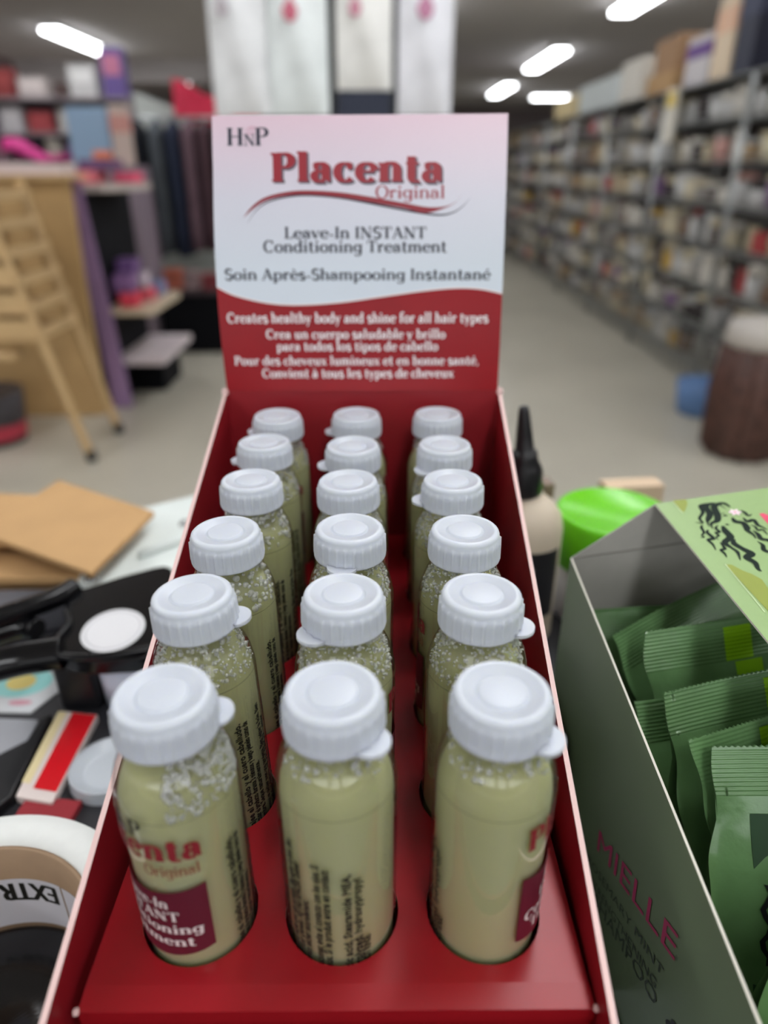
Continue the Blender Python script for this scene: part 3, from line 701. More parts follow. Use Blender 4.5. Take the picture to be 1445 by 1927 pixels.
sachet(.0910, .1930, -.1425, .18, -.06, LE, .072, .098, 3, 'pale green sachet with lime leaf across its seal, third from the back', leaf=(.030, .040, .0145, .026, .027))
sachet(.0825, .1760, -.1580, .10, -.05, LE, .020, .080, 8, 'short green sachet folded against the carton wall, between the second and third')
sachet(.0880, .1650, -.1460, .20, -.10, LE, .073, .096, 4, 'dark sachet in the middle of the carton, small lime spot under its seal', leaf=(.034, .039, .0145, .020, .034))
sachet(.0900, .1540, -.1500, .16, -.10, LE, .070, .090, 5, 'mid green sachet with glossy ribbed seal, second from the front of the carton', leaf=(.024, .036, .0145, .018, .022))
sachet(.0938, .1440, -.1466, .06, .0, LE, .080, .100, 6, 'front green sachet showing a dark wavy hair drawing', leaf=(.018, .030, .0145, .019, .018), hair=True)
sachet(.1010, .1090, -.1640, -.10, .22, .30, .062, .066, 7, 'bright green sachet curling up in the lower corner, nearest of all sachets')

# ---------------------------------------------------------------- bottle with twist cap, lime lidded jar, card and black carton behind the box
bx, by = .0800, .338
t = thing('applicator_bottle', 'cream applicator bottle with black pointed twist cap behind the red box', 'bottle', (bx, by, T))
b = B(); b.lathe([(0, T), (.0185, T), (.020, T + .003), (.020, -.176), (.0185, -.168), (.014, -.162), (.010, -.159), (.0075, -.158), (.0075, -.155), (0, -.155)], c=(bx, by, 0), n=40)
b.done('body', M('cream_plastic', (214, 200, 178), rough=.45, sss=.2), t)
b = B(); b.sheet(lambda i, j: (bx + .0203 * math.sin(-1.3 + 2.2 * i), by - .0203 * math.cos(-1.3 + 2.2 * i), -.225 + .042 * j), 20, 1)
b.mi = 1; b.sheet(lambda i, j: (bx + .0205 * math.sin(-.7 + .8 * i), by - .0205 * math.cos(-.7 + .8 * i), -.222 + .030 * j), 10, 1)
b.done('label', [M('label_black', (24, 24, 27), rough=.5), M('label_grey', (168, 166, 162), rough=.6)], t)
cp = thing('twist_cap', None, None, (0, 0, 0)); cp.parent = t
tl = Matrix.Translation((bx - .002, by, -.157)) @ Matrix.Rotation(math.radians(-6), 4, 'Y')
bb = B(); bb.lathe([(.0086, 0), (.0090, .001), (.0090, .0140), (.0084, .0160), (.0070, .0195), (.0070, .0196), (.0066, .0240), (.0052, .0250), (.0050, .0252), (.0042, .034), (.0028, .0465), (.0022, .0485), (0, .0488)], n=32, mtx=tl, rib=lambda i, k: .0003 if i % 2 and k in (1, 2) else 0)
bpy.data.objects.remove(cp); bb.done('twist_cap', M('black_plastic', (20, 20, 23), rough=.38), t)
jx, jy = .1357, .360
t = thing('jar', 'white jar with wide lime green lid standing behind the sage carton', 'jar', (jx, jy, T))
b = B(); b.lathe([(0, T), (.029, T), (.0315, T + .003), (.0315, -.214), (.029, -.210), (.0285, -.200), (0, -.200)], c=(jx, jy, 0), n=64); b.done('body', M('white_jar', (226, 224, 226), rough=.4, sss=.2), t)
b = B(); b.lathe([(.0322, -.209), (.0328, -.2085), (.0328, -.1805), (.0322, -.1786), (.0312, -.1780), (.0298, -.1782), (.0290, -.1790), (0, -.1790)], c=(jx, jy, 0), n=96, rib=lambda i, k: .00015 if i % 2 and k in (1, 2) else 0); b.done('lid', M('lime_lid', (110, 208, 6), rough=.3, sss=.25, rad=.004), t)
b = B(); b.box(.152, .192, .425, .440, T, T + .052, rot=.12); b.done('beige_carton', M('beige_card', (214, 188, 158), rough=.7), None, label='beige upright carton behind the lime lidded jar', category='carton')
b = B(); b.box(.0990, .1060, .385, .397, T, T + .072, rot=.15); b.done('slim_carton', M('brown_carton', (132, 112, 98), rough=.5), None, bevel=.0006, label='slim brown carton squeezed between cream bottle and white jar', category='carton')
b = B(); b.box(.0600, .0745, .205, .272, T, T + .040); b.done('black_pouch', M('black_card', (26, 26, 32), rough=.5), None, bevel=.002, label='low black pack between the red box and the sage carton', category='pack')
b = B(); b.box(.0585, .0900 - .0145, .090, .135, T, T + .0015); b.mi = 1; sans(b, 'N 2', lambda x, y: (.0645 + x, .102 + y, T + .0017), .007); b.mi = 0
b.done('paper_slip', [M('bluish_paper', (214, 220, 236), rough=.7), INK[0]], None, flip=False, label='bluish white paper slip on the counter under the sage carton edge', category='paper')

# ---------------------------------------------------------------- left side of the counter
# roll of white tape with a printed strip on its core
tc_ = (-.1240, .1212)
t = thing('tape_roll', 'roll of white tape with EXTRA printed strip inside its brown core', 'tape roll', (*tc_, T))
b = B(); n_ = 96
b.lathe([(.0394, T), (.0524, T), (.0526, T + .001), (.0526, -.2055), (.0522, -.2050), (.0394, -.2050), (.0394, T)], c=(*tc_, 0), n=n_, close=False); b.done('tape', M('white_tape', (232, 234, 230), rough=.5, var=.02, scale=200), t)
b = B(); b.lathe([(.0378, T), (.0393, T), (.0393, -.2046), (.0378, -.2046), (.0378, T)], c=(*tc_, 0), n=n_, close=False); b.done('core', M('kraft_core', (150, 124, 98), rough=.8, var=.06, scale=120), t)
b = B(); rc = .0376
b.sheet(lambda i, j: (tc_[0] + rc * math.sin(-1.5 + 1.905 * i), tc_[1] + rc * math.cos(-1.5 + 1.905 * i), -.2425 + .0235 * j), 40, 1)
b.sheet(lambda i, j: (tc_[0] + (rc + .0001) * math.sin(.42 + .9 * i), tc_[1] + (rc + .0001) * math.cos(.42 + .9 * i), -.2425 + .0230 * j), 16, 1)
b.mi = 1
for d in (0, .0003, .0006, .0009): sans(b, 'EXTRA', lambda x, y: (tc_[0] + (rc - .0002) * math.sin(.365 - x / rc), tc_[1] + (rc - .0002) * math.cos(.365 - x / rc), -.2210 - y), .0128, x0=d, width=.0262)
b.done('printed_strip', [M('strip_white', (226, 226, 234), rough=.6), INK[0]], t, flip=False)
b = B(); b.lathe([(.004, T), (.0362, T), (.0365, T + .0006), (.0365, T + .0015), (.0360, T + .002), (.004, T + .002), (.004, T)], c=(*tc_, 0), n=64, close=False)
b.done('black_tape_roll', M('black_vinyl', (16, 16, 18), rough=.22, bump=.1, scale=80), None, label='thin roll of glossy black tape lying inside the white tape roll', category='tape roll')
# red and cream packet
b = B(); Z0 = T + .004
pk = [(-0.1584, 0.2653, -0.2410), (-0.1383, 0.2625, -0.2410), (-0.1387, 0.2094, -0.2410), (-0.1559, 0.2129, -0.2410)]
bt = thing('packet', 'red and cream packet with pale border lying beside the white tape roll', 'packet', (-.145, .225, T))
b.prism([(x, y, T) for x, y, z in pk], (0, 0, .0045)); b.done('pouch', [M('pale_film', (230, 216, 210), rough=.35)], bt, bevel=.0008)
b = B()
def on(p, a, c):      # a across 0..1, c along 0..1 of the packet
    p0, p1, p2, p3 = [Vector(q) for q in p]
    q = (p0 * (1 - a) + p1 * a) * (1 - c) + (p3 * (1 - a) + p2 * a) * c; return (q.x, q.y, T + .0048)
b.poly([on(pk, .36, .02), on(pk, .98, .02), on(pk, .98, .90), on(pk, .36, .90)]); b.mi = 1; b.poly([on(pk, -.0, .02), on(pk, .22, .02), on(pk, .22, .86), on(pk, 0, .86)])
b.done('print', [M('bright_red', (214, 22, 34), rough=.3), M('cream_print', (232, 216, 168), rough=.45)], bt, flip=False)
b = B(); b.box(-.152, -.128, .197, .213, T, T + .003, rot=-.1); b.done('red_card', M('deep_red', (150, 36, 46), rough=.5), None, label='dull red card peeping out below the red and cream packet', category='card')
# clear blister lid
dc = (-.1210, .2290)
b = B(); b.lathe([(.0165, .0125), (.0170, .0125), (.0172, .0112), (.0150, .0108), (.0146, .0085), (.0128, .0082), (.0124, .0060), (.0100, .0058), (.0, .0058)], c=(*dc, T), n=48, close=False, mtx=Matrix.Scale(.5, 4, (0, 0, 1))); b.lathe([(.0172, .0058), (.0176, 0)], c=(*dc, T), n=48, close=False)
b.done('plastic_lid', M('frosted_plastic', (202, 208, 214), rough=.25, sss=.3, spec=.6), None, label='frosted round plastic lid with ring steps beside the red packet', category='lid')
# black tape dispenser with oval sticker
GZ = -.2050
BP = M('gloss_black', (10, 10, 13), rough=.16, spec=.35)
td = thing('tape_dispenser', 'glossy black hand tape dispenser with round white sticker and loop handle', 'tape dispenser', (-.15, .27, T))
ol = [(-0.1561, 0.2675, -0.2050), (-0.1420, 0.2602, -0.2050), (-0.1235, 0.2601, -0.2050), (-0.1060, 0.2655, -0.2050), (-0.1085, 0.2988, -0.2050), (-0.1190, 0.3423, -0.2050), (-0.1390, 0.3366, -0.2050), (-0.1590, 0.3224, -0.2050), (-0.1696, 0.3151, -0.2050), (-0.1593, 0.2991, -0.2050), (-0.1565, 0.2853, -0.2050)]
b = B(); b.prism([(p.x, p.y, GZ) for p in bez([Vector(q) for q in ol] + [Vector(ol[0])], 4)[:-1]], (0, 0, -.009)); b.done('plate', BP, td, bevel=.0022, seg=3)
b = B(); b.tube(bez([(-0.1652, 0.3203, -0.2040), (-0.1697, 0.3115, -0.2040), (-0.1799, 0.3017, -0.2040), (-0.1917, 0.2923, -0.2040), (-0.2038, 0.2799, -0.2040)], 6), .0056, 12); b.done('handle_bar', BP, td)
b = B(); b.tube(bez([(-0.1508, 0.2676, -0.2070), (-0.1572, 0.2660, -0.2070), (-0.1683, 0.2629, -0.2070), (-0.1784, 0.2583, -0.2070), (-0.1920, 0.2517, -0.2070)], 6), .0080, 12); b.done('handle_bar', BP, td)
b = B(); b.tube(bez([(-0.1750, 0.2928, -0.2120), (-0.1829, 0.2952, -0.2120), (-0.1925, 0.2898, -0.2120), (-0.2040, 0.2811, -0.2120)], 6), .0056, 10); b.done('trigger', BP, td)
b = B(); b.tube(bez([(-0.1605, 0.2977, -0.2040), (-0.1550, 0.2861, -0.2040), (-0.1557, 0.2731, -0.2040), (-0.1534, 0.2645, -0.2040), (-0.1444, 0.2605, -0.2040), (-0.1274, 0.2612, -0.2040), (-0.1072, 0.2666, -0.2040)], 6), .0018, 8); b.done('rolled_rim', BP, td)
b = B(); q1, q2 = (-0.1599, 0.2689, -0.2450), (-0.1402, 0.2695, -0.2450)
b.prism([(q1[0], q1[1], T), (q2[0], q2[1], T), (q2[0] + .001, q2[1] + .02, T), (q1[0], q1[1] + .02, T)], (0, 0, .033)); b.done('stem', M('black_plastic'), td, bevel=.003, seg=3)
b = B(); oc = (-0.1315, 0.2824, -0.2046); ox = Vector((-0.1183, 0.2899, -0.2046)) - Vector(oc); oy = Vector((-0.1391, 0.2984, -0.2046)) - Vector(oc)
b.poly([Vector(oc) + ox * math.cos(k * PI / 24) + oy * math.sin(k * PI / 24) for k in range(48)])
b.mi = 1
for k in range(48):
    c = [Vector(oc) + (ox * math.cos(a * PI / 24) + oy * math.sin(a * PI / 24)) * r + Vector((0, 0, .0001)) for a, r in ((k, .84), (k + 1, .84), (k + 1, .88), (k, .88))]; b.poly(c)
b.done('sticker', [M('sticker_white', (226, 226, 228), rough=.5), M('sticker_grey', (190, 190, 194), rough=.5)], td, flip=False, label='round white sticker')
wc = (-0.1260, 0.2769, -0.2350)
b = B(); b.lathe([(0, T), (.0150, T), (.0165, T + .030), (.0158, T + .0305), (0, T + .0305)], c=(wc[0], wc[1] + .006, 0), n=40); b.done('paper_cup', M('bluish_paper'), None, label='small bluish white paper cup under the tape dispenser plate', category='cup')
b = B(); b.box(-.128, -.085, .318, .330, T, T + .012, rot=.1); b.done('card_strip', M('beige_card'), None, label='beige card strip on the counter behind the paper cup', category='card')
# leaflets
b = B(); lf = [(-0.2110, 0.2886, -0.2445), (-0.1823, 0.3077, -0.2445), (-0.1668, 0.2842, -0.2445), (-0.1744, 0.2677, -0.2445), (-0.2008, 0.2687, -0.2445)]
b.prism([(x, y, T) for x, y, z in lf], (0, 0, .0008)); c_ = Vector((-0.1894, 0.2904, -0.2440))
for mi, r1, r2 in ((1, .016, .0115), (2, .0075, .0062)):
    b.mi = mi; b.poly([(c_.x + r1 * math.cos(k * PI / 16), c_.y + r2 * math.sin(k * PI / 16), T + .0008 + .0002 * mi) for k in range(32)])
b.mi = 3; c_ = Vector((-0.1829, 0.2749, -0.2440)); b.poly([(c_.x + .006 * math.cos(k * PI / 8), c_.y + .002 * math.sin(k * PI / 8), T + .001) for k in range(16)])
b.done('leaflet', [M('leaflet_paper', (206, 208, 210), rough=.5), M('print_teal', (150, 212, 208), rough=.5), M('print_yellow', (226, 206, 120), rough=.5), M('print_pinkish', (206, 150, 164), rough=.5)], None, flip=False, label='pale leaflet with teal and yellow flower under the dispenser handle', category='leaflet')
b = B(); b.prism([(x, y, T) for x, y, z in [(-0.2013, 0.2619, -0.2400), (-0.1662, 0.2598, -0.2400), (-0.1635, 0.2359, -0.2400), (-0.1844, 0.2298, -0.2400)]], (0, 0, .004)); b.done('grey_pack', M('silver_pack', (176, 178, 184), rough=.35, metal=.2, bump=.3, scale=60), None, bevel=.001, label='silvery grey pack at the left edge below the leaflet', category='pack')
b = B(); b.prism([(x, y, T) for x, y, z in [(-0.1648, 0.2441, -0.2400), (-0.1644, 0.2591, -0.2400), (-0.1603, 0.2616, -0.2400), (-0.1566, 0.2120, -0.2400), (-0.1646, 0.1962, -0.2400), (-0.1828, 0.2267, -0.2400)]], (0, 0, .006)); b.done('black_case', M('black_plastic'), None, bevel=.0012, label='flat black case between the silvery pack and red packet', category='case')
# mint metal plate with screws
MZ = -.2180
mp_ = thing('metal_plate', 'pale mint metal plate with rounded corners and screws beyond the dispenser', 'metal plate', (-.14, .40, T))
ol = [(-0.1802, 0.3535, -0.2240), (-0.1843, 0.4110, -0.2220), (-0.1828, 0.4384, -0.2220), (-0.1727, 0.4493, -0.2220), (-0.1266, 0.4799, -0.2220), (-0.1062, 0.4180, -0.2220), (-0.1194, 0.3631, -0.2220), (-0.1469, 0.3521, -0.2240), (-0.1692, 0.3442, -0.2240)]
b = B(); b.prism([(p[0], p[1], -.219) for p in ol], (0, 0, -.0255)); b.done('plate', M('mint_enamel', (226, 234, 230), rough=.35, var=.03, scale=40), mp_, bevel=.003, seg=3)
for px in ((-0.1695, 0.3793, -0.2185), (-0.1708, 0.3529, -0.2185), (-0.1329, 0.4232, -0.2185)):
    b = B(); b.lathe([(.0042, 0), (.0042, .0008), (.0030, .0022), (0, .0026)], c=(px[0], px[1], -.2192), n=20); b.done('screw', M('steel', (170, 172, 172), rough=.25, metal=.9), mp_)
b = B(); b.tube([(-0.1497, 0.3772, -0.2170), (-0.1263, 0.3999, -0.2170), (-0.1061, 0.4201, -0.2170)], .0028, 10); b.done('ridge', M('mint_enamel'), mp_)
# flattened cardboard
KR = M('kraft_board', (196, 156, 106), rough=.75, var=.05, scale=30)
for nm, pts, z0, th, lab in (('a', [(-0.2346, 0.4679, -0.2050), (-0.1496, 0.4149, -0.2050), (-0.1623, 0.3368, -0.2050), (-0.2512, 0.3871, -0.2050)], -.209, .004, 'topmost flattened brown carton at the back edge of the counter'),
                         ('b', [(-0.3011, 0.4641, -0.2150), (-0.2159, 0.4545, -0.2150), (-0.2221, 0.3912, -0.2150), (-0.2622, 0.3778, -0.2150)], -.2165, .004, 'brown flattened carton half covered by the topmost one'),
                         ('c', [(-0.2862, 0.4172, -0.2250), (-0.2111, 0.4092, -0.2250), (-0.1745, 0.3634, -0.2250), (-0.2562, 0.3616, -0.2250)], -.229, .006, 'brown flattened carton lowest of the pile, nearest the dispenser')):
    b = B(); b.prism([(x, y, z0) for x, y, z in pts], (0, 0, th)); b.done('flat_carton', KR, None, bevel=.001, label=lab, category='carton', group='flattened brown cartons')
b = B(); b.prism([(x, y, T) for x, y, z in [(-0.3260, 0.4785, -0.2350), (-0.2085, 0.4776, -0.2350), (-0.1906, 0.3784, -0.2350), (-0.2689, 0.3739, -0.2350)]], (0, 0, .0155)); b.done('carton', KR, None, bevel=.001, label='shallow brown carton carrying the flattened ones', category='carton')
b = B(); b.prism([(x, y, T) for x, y, z in [(-0.2536, 0.3535, -0.2200), (-0.1857, 0.3567, -0.2200), (-0.1803, 0.3415, -0.2200), (-0.2361, 0.3215, -0.2200)]], (0, 0, .018)); b.done('grey_case', M('grey_case', (92, 92, 98), rough=.4), None, bevel=.002, label='long dark grey case behind the dispenser handle', category='case')

# ---------------------------------------------------------------- the shop behind: kit for shelf goods
KIT = {}
def C(rgb, rough=.5): return M('goods_%d_%d_%d' % rgb, rgb, rough=rough)
def kit(shape, rgb, lid_rgb):
    k = (shape, rgb, lid_rgb)
    if k in KIT: return KIT[k]
    b = B()
    if shape == 'jar':
        b.lathe([(.42, 0), (.46, .03), (.46, .62), (.42, .68), (.42, .70), (0, .70)], n=20); b.mi = 1
        b.lathe([(.48, .68), (.48, .96), (.45, 1.0), (0, 1.0)], n=20)
    elif shape == 'tub':
        b.lathe([(.34, 0), (.37, .03), (.46, .80), (0, .80)], n=20); b.mi = 1
        b.lathe([(.49, .78), (.49, .92), (.46, .96), (.30, 1.0), (0, 1.0)], n=20)
    elif shape == 'bottle':
        b.lathe([(.40, 0), (.42, .02), (.42, .62), (.36, .70), (.16, .76), (.16, .80), (0, .80)], n=16); b.mi = 1
        b.lathe([(.18, .79), (.18, .97), (.15, 1.0), (0, 1.0)], n=16)
    elif shape == 'pouch':
        b.sheet(lambda i, j: ((i - .5) * .92, -.16 * math.sin(PI * i) * math.sin(PI * min(1, j * 1.15)) - .02, j), 8, 8); b.sheet(lambda i, j: ((.5 - i) * .92, .16 * math.sin(PI * i) * math.sin(PI * min(1, j * 1.15)) + .02, j), 8, 8)
        b.mi = 1; b.sheet(lambda i, j: ((i - .5) * .5, -.20 * math.sin(PI * (.25 + .5 * i)) * math.sin(PI * min(1, (.3 + .35 * j) * 1.15)) - .03, .3 + .35 * j), 4, 3)
    else:
        b.box(-.47, .47, -.35, .35, 0, 1); b.mi = 1; b.box(-.36, .36, -.356, -.35, .45, .85); b.box(-.476, -.47, -.25, .25, .45, .85)
    o = b.done(shape, [C(rgb), C(lid_rgb)], None); o.location = (0, 0, 0); KIT[k] = o.data
    bpy.data.objects.remove(o); return KIT[k]
def goods(shape, rgb, lid_rgb, x, y, z, wd, ht, label, group=None, rz=0.0):
    # kit meshes are built about their base centre
    o = bpy.data.objects.new({'box': 'product_box', 'jar': 'jar', 'tub': 'tub', 'bottle': 'bottle', 'pouch': 'pouch'}[shape], kit(shape, rgb, lid_rgb)); COL.objects.link(o)
    o.location = (x, y, z + .001); o.scale = (wd, wd, ht); o.rotation_euler.z = rz
    return setp(o, label, {'box': 'box', 'pouch': 'bag'}.get(shape, shape), group)
NAMES = [((206, 196, 168), 'cream'), ((198, 198, 196), 'white'), ((150, 146, 140), 'grey'), ((176, 150, 116), 'tan'), ((96, 88, 84), 'dark grey'), ((190, 178, 150), 'beige'), ((202, 166, 84), 'mustard'), ((60, 54, 54), 'black'), ((168, 60, 62), 'red'), ((120, 90, 130), 'purple'), ((210, 206, 196), 'off-white'), ((122, 100, 84), 'brown'), ((196, 150, 140), 'salmon')]
WTS = [6, 9, 7, 3, 4, 5, 1, 4, 1, 1, 7, 2, 1]
ORD = ['first', 'second', 'third', 'fourth', 'fifth', 'sixth', 'seventh', 'eighth', 'ninth']
SHN = ['lowest', 'second', 'third', 'fourth', 'fifth', 'sixth', 'seventh']
WIRE = M('chrome_wire', (176, 180, 180), rough=.3, metal=.7)
BACKM = M('dark_back', (92, 89, 86), rough=.8)
LV = [-1.08, -.86, -.64, -.42, -.20, .02, .24]; TOPZ = .44; FX = 1.90
rg = random.Random(21)
for k in range(9):
    ya, yb = 2.92 + 1.2 * k, 4.10 + 1.2 * k
    t = thing('wire_rack', 'tall chrome wire rack full of pots, %s bay of the aisle from the counter' % ORD[k], 'rack', (FX + .2, (ya + yb) / 2, H), 'wire racks along the aisle')
    for px in (FX, FX + .42):
        for py in (ya + .012, yb - .012):
            B().tube([(px, py, H), (px, py, TOPZ - .006)], .008, 8).done('post', WIRE, t)
    for z in LV + [TOPZ]:
        b = B()
        b.box(FX + .01, FX + .41, ya + .02, yb - .02, z - .008, z - .004) if z == TOPZ else None
        for px in (FX, FX + .14, FX + .28, FX + .42): b.box(px - .004, px + .004, ya, yb, z - .012, z - .004)
        for q in range(13):
            yy = ya + .02 + (yb - ya - .04) * q / 12; b.box(FX, FX + .42, yy - .002, yy + .002, z - .006, z - .001)
        if z != TOPZ: b.box(FX - .004, FX + .004, ya, yb, z + .018, z + .026)
        b.done('shelf', WIRE, t)
    b = B(); b.box(FX + .415, FX + .42, ya, yb, H + .05, TOPZ - .02); b.done('back_panel', BACKM, t)
    if k < 3:
        b = B()
        for q in range(12):
            yy = ya + .05 + 1.1 * q / 11; b.box(FX - .012, FX - .008, yy - .002, yy + .002, H + .03, LV[1])
        for q in range(6): b.box(FX - .012, FX - .008, ya + .03, yb - .03, H + .03 + q * .06, H + .034 + q * .06)
        b.done('wire_front', WIRE, t)
    n = 7 if k < 3 else (5 if k < 6 else 4)
    for li, z in enumerate(LV):
        for q in range(n):
            nc = rg.choices(range(len(NAMES)), WTS)[0]; rgb, cn = NAMES[nc]
            lc = NAMES[rg.choices(range(len(NAMES)), WTS)[0]][0]
            sh = rg.choices(['jar', 'tub', 'box', 'pouch', 'bottle'], [5, 4, 2, 2, 2])[0]
            step = 1.14 / n; wd = step * rg.uniform(.74, .93); ht = rg.uniform(.11, .185)
            if sh == 'bottle': wd *= .7
            y = ya + .03 + step * (q + .5)
            goods(sh, rgb, lc, FX + .06 + wd * .42, y, z, wd, ht, '%s %s, %s along the %s shelf up, %s bay of the wire racks' % (cn, {'box': 'carton', 'pouch': 'pouch'}.get(sh, sh), ORD[q], SHN[li], ORD[k]), 'pots and packs on the wire racks', rz=PI / 2 if sh in ('box', 'pouch') else 0)
# cartons stacked on top of the racks
def crate(name, x0, x1, y0, y1, z0, z1, rgb, label, cat='carton', stripe=None, group=None):
    b = B(); b.box(x0, x1, y0, y1, z0, z1); mats = [C(rgb, .6)]
    if stripe:
        b.mi = 1; mats.append(C(stripe, .6)); h_ = z1 - z0
        b.box(x0 - .003, x1 + .003, y0 - .003, y1 + .003, z0 + h_ * .55, z0 + h_ * .85)
    return b.done(name, mats, None, bevel=.006 if (z1 - z0) > .05 else 0, label=label, category=cat, group=group)
gt = 'cartons on top of the wire racks'; zt = TOPZ + .001
crate('carton', 1.93, 2.28, 3.40, 3.62, zt, .98, (112, 52, 50), 'maroon carton on the nearest rack top, at the right edge', group=gt)
crate('carton', 1.92, 2.26, 4.24, 4.46, zt, .90, (44, 48, 66), 'tall navy carton on top of the racks', stripe=(60, 66, 90), group=gt)
crate('carton', 1.92, 2.26, 4.50, 4.74, zt, .84, (226, 206, 178), 'tall peach and cream carton on the racks beside the navy one', stripe=(232, 190, 160), group=gt)
crate('carton', 1.93, 2.28, 4.80, 5.15, zt, .70, (206, 202, 204), 'white carton with purple band on top of the racks', stripe=(108, 74, 142), group=gt)
crate('carton', 1.90, 2.20, 5.25, 5.75, zt, .56, (182, 146, 100), 'wide brown carton lying on top of the racks', group=gt)
crate('carton', 1.92, 2.20, 5.28, 5.70, .561, .76, (160, 124, 88), 'smaller brown carton stacked on the wide brown one', group=gt)
crate('carton', 1.88, 2.26, 5.85, 6.30, zt, .70, (220, 216, 206), 'white carton standing on the racks after the brown ones', group=gt)
crate('carton', 1.90, 2.28, 6.45, 7.60, zt, .66, (214, 222, 222), 'long pale grey carton on top of the racks', group=gt)
crate('carton', 1.90, 2.28, 7.75, 8.60, zt, .62, (214, 196, 150), 'yellowish carton farthest along the rack tops', group=gt)
b = B(); b.box(FX - .03, FX - .008, 5.05, 5.22, .14, .44); b.mi = 1; b.box(FX - .032, FX - .03, 5.07, 5.20, .34, .42); b.done('shelf_sign', [C((226, 222, 210)), C((226, 196, 70))], None, label='white and yellow card sign hanging from the rack front', category='sign')
# bundle of brown hair lengths at the end of the racks
b = B(); b.lathe([(.13, H), (.16, H + .03), (.17, H + .30), (.15, H + .50), (.10, H + .53), (0, H + .53)], c=(1.675, 3.03, 0), n=72, rib=lambda i, k: .010 * math.sin(i * 2.1) + .008 * math.sin(i * 5.3))
b.mi = 1; b.lathe([(.14, H + .49), (.165, H + .52), (.15, H + .60), (.06, H + .62), (0, H + .62)], c=(1.675, 3.03, 0), n=24)
b.done('hair_bundle', [M('brown_hair', (84, 56, 48), rough=.55, var=.5, scale=26), C((190, 184, 176))], None, label='floor bundle of brown hair lengths with pale top beside the nearest rack', category='hair bundle')
b = B(); b.lathe([(.11, H), (.12, H + .02), (.14, H + .17), (.13, H + .175), (0, H + .16)], c=(1.735, 3.62, 0), n=24); b.done('tub', C((96, 130, 178)), None, label='small blue tub on the floor at the foot of the nearest rack', category='tub')

# far end of the aisle
t = thing('far_shelving', 'dim mauve shelving closing the far end of the aisle', 'shelving', (.3, 14.3, H))
B().box(-2.6, 2.9, 14.4, 14.8, H, .55).done('body', C((98, 84, 92)), t)
for z in (-.75, -.3, .15): B().box(-2.6, 2.9, 14.05, 14.4, z - .02, z).done('shelf', C((120, 112, 116)), t)
B().box(-2.6, 2.9, 14.05, 14.4, H, H + .1).done('base', C((60, 54, 58)), t)
rr = random.Random(4)
for z in (-.75, -.3, .15):
    for q in range(8):
        rgb, cn = rr.choice([((150, 116, 128), 'dusty pink'), ((120, 96, 130), 'purple'), ((176, 160, 166), 'pale mauve'), ((96, 70, 78), 'plum'), ((188, 180, 182), 'whitish')])
        if 1.2 < -2.3 + q * .68 < 2.9 or q < 9: goods('box', rgb, (140, 110, 120), -2.2 + q * .68, 14.22, z, .42, rr.uniform(.2, .36), '%s box, %s on the %s shelf of the far mauve shelving' % (cn, ORD[q], {-.75: 'bottom', -.3: 'middle', .15: 'top'}[z]), 'boxes on the far shelving')
crate('pail', 2.0, 2.25, 13.75, 13.95, H, H + .5, (200, 206, 200), 'pale tall bin at the far end of the aisle', cat='bin')

# ---------------------------------------------------------------- white bags hanging behind the header
SY = 2.70
t = thing('hook_stand', 'black floor stand with hooks carrying the white bags', 'display stand', (-.15, SY, H))
BK = M('black_steel', (34, 38, 42), rough=.45)
for px in (-.150, .052): B().box(px - .012, px + .012, SY, SY + .024, H, .66).done('post', BK, t)
B().box(-.60, .30, SY - .004, SY + .020, .635, .66).done('rail', BK, t)
B().box(-.22, .12, SY - .12, SY + .14, H, H + .03).done('base', BK, t)
B().box(-.40, .06, SY + .024, SY + .03, -.45, .05).done('back_panel', BK, t)
def bag(x0, x1, z0, z1, tint, drop, label, y=SY - .055):
    t = thing('hanging_bag', label, 'bag', ((x0 + x1) / 2, y, z0), 'white bags on the hook stand')
    w_, h_ = x1 - x0, z1 - z0
    m = M('bag_film_%d_%d_%d' % tint, tint, rough=.35, var=.09, scale=11, bump=.5)
    b = B()
    for s in (-1, 1): b.sheet(lambda i, j: (x0 + w_ * (i if s < 0 else 1 - i), y + s * (.003 + .030 * math.sin(PI * i) ** .6 * math.sin(PI * min(1, j * 1.1)) ** .7 + .004 * math.sin(9 * i + 7 * j)), z0 + h_ * j), 14, 20)
    b.done('pouch', m, t)
    b = B(); b.tube([(x0 + w_ / 2, SY - .007, .645), (x0 + w_ / 2, y, .650), (x0 + w_ / 2, y, z1 - .012)], .004, 6); b.done('hook', M('steel'), t)
    if drop:
        dx, dz, r, rgb = drop; b = B(); n_ = 24; pts = []
        for k in range(n_):
            a = 2 * PI * k / n_; q = r * (1 if math.sin(a) < 0 else 1 - .35 * math.sin(a)); pts.append((dx + q * math.cos(a) * (1 - .45 * max(0, math.sin(a))), y - .042, dz + r * 1.35 * math.sin(a)))
        b.prism(pts, (0, .002, 0)); b.done('drop_label', C(rgb), t, label='pink teardrop label')
bag(-.535, -.352, .150, .628, (236, 238, 240), (-.48, .44, .020, (190, 182, 188)), 'white hanging bag with grey curl, leftmost on the hook stand')
bag(-.350, -.160, .150, .628, (236, 243, 243), (-.2715, .432, .024, (206, 106, 128)), 'white hanging bag with the deepest pink teardrop, second on the hook stand')
bag(-.134, .044, .222, .628, (240, 240, 236), (-.071, .440, .020, (204, 140, 158)), 'shorter white hanging bag above the navy pouch')
bag(.062, .238, .150, .628, (235, 236, 242), (.146, .440, .026, (192, 130, 160)), 'white hanging bag with mauve teardrop, last on the hook stand')
b = B(); b.box(-.134, .040, SY - .060, SY - .004, .08, .220); b.done('navy_pouch', M('navy_cloth', (40, 46, 64), rough=.7), None, bevel=.008, label='navy pouch hanging below the shorter white bag', category='pouch')

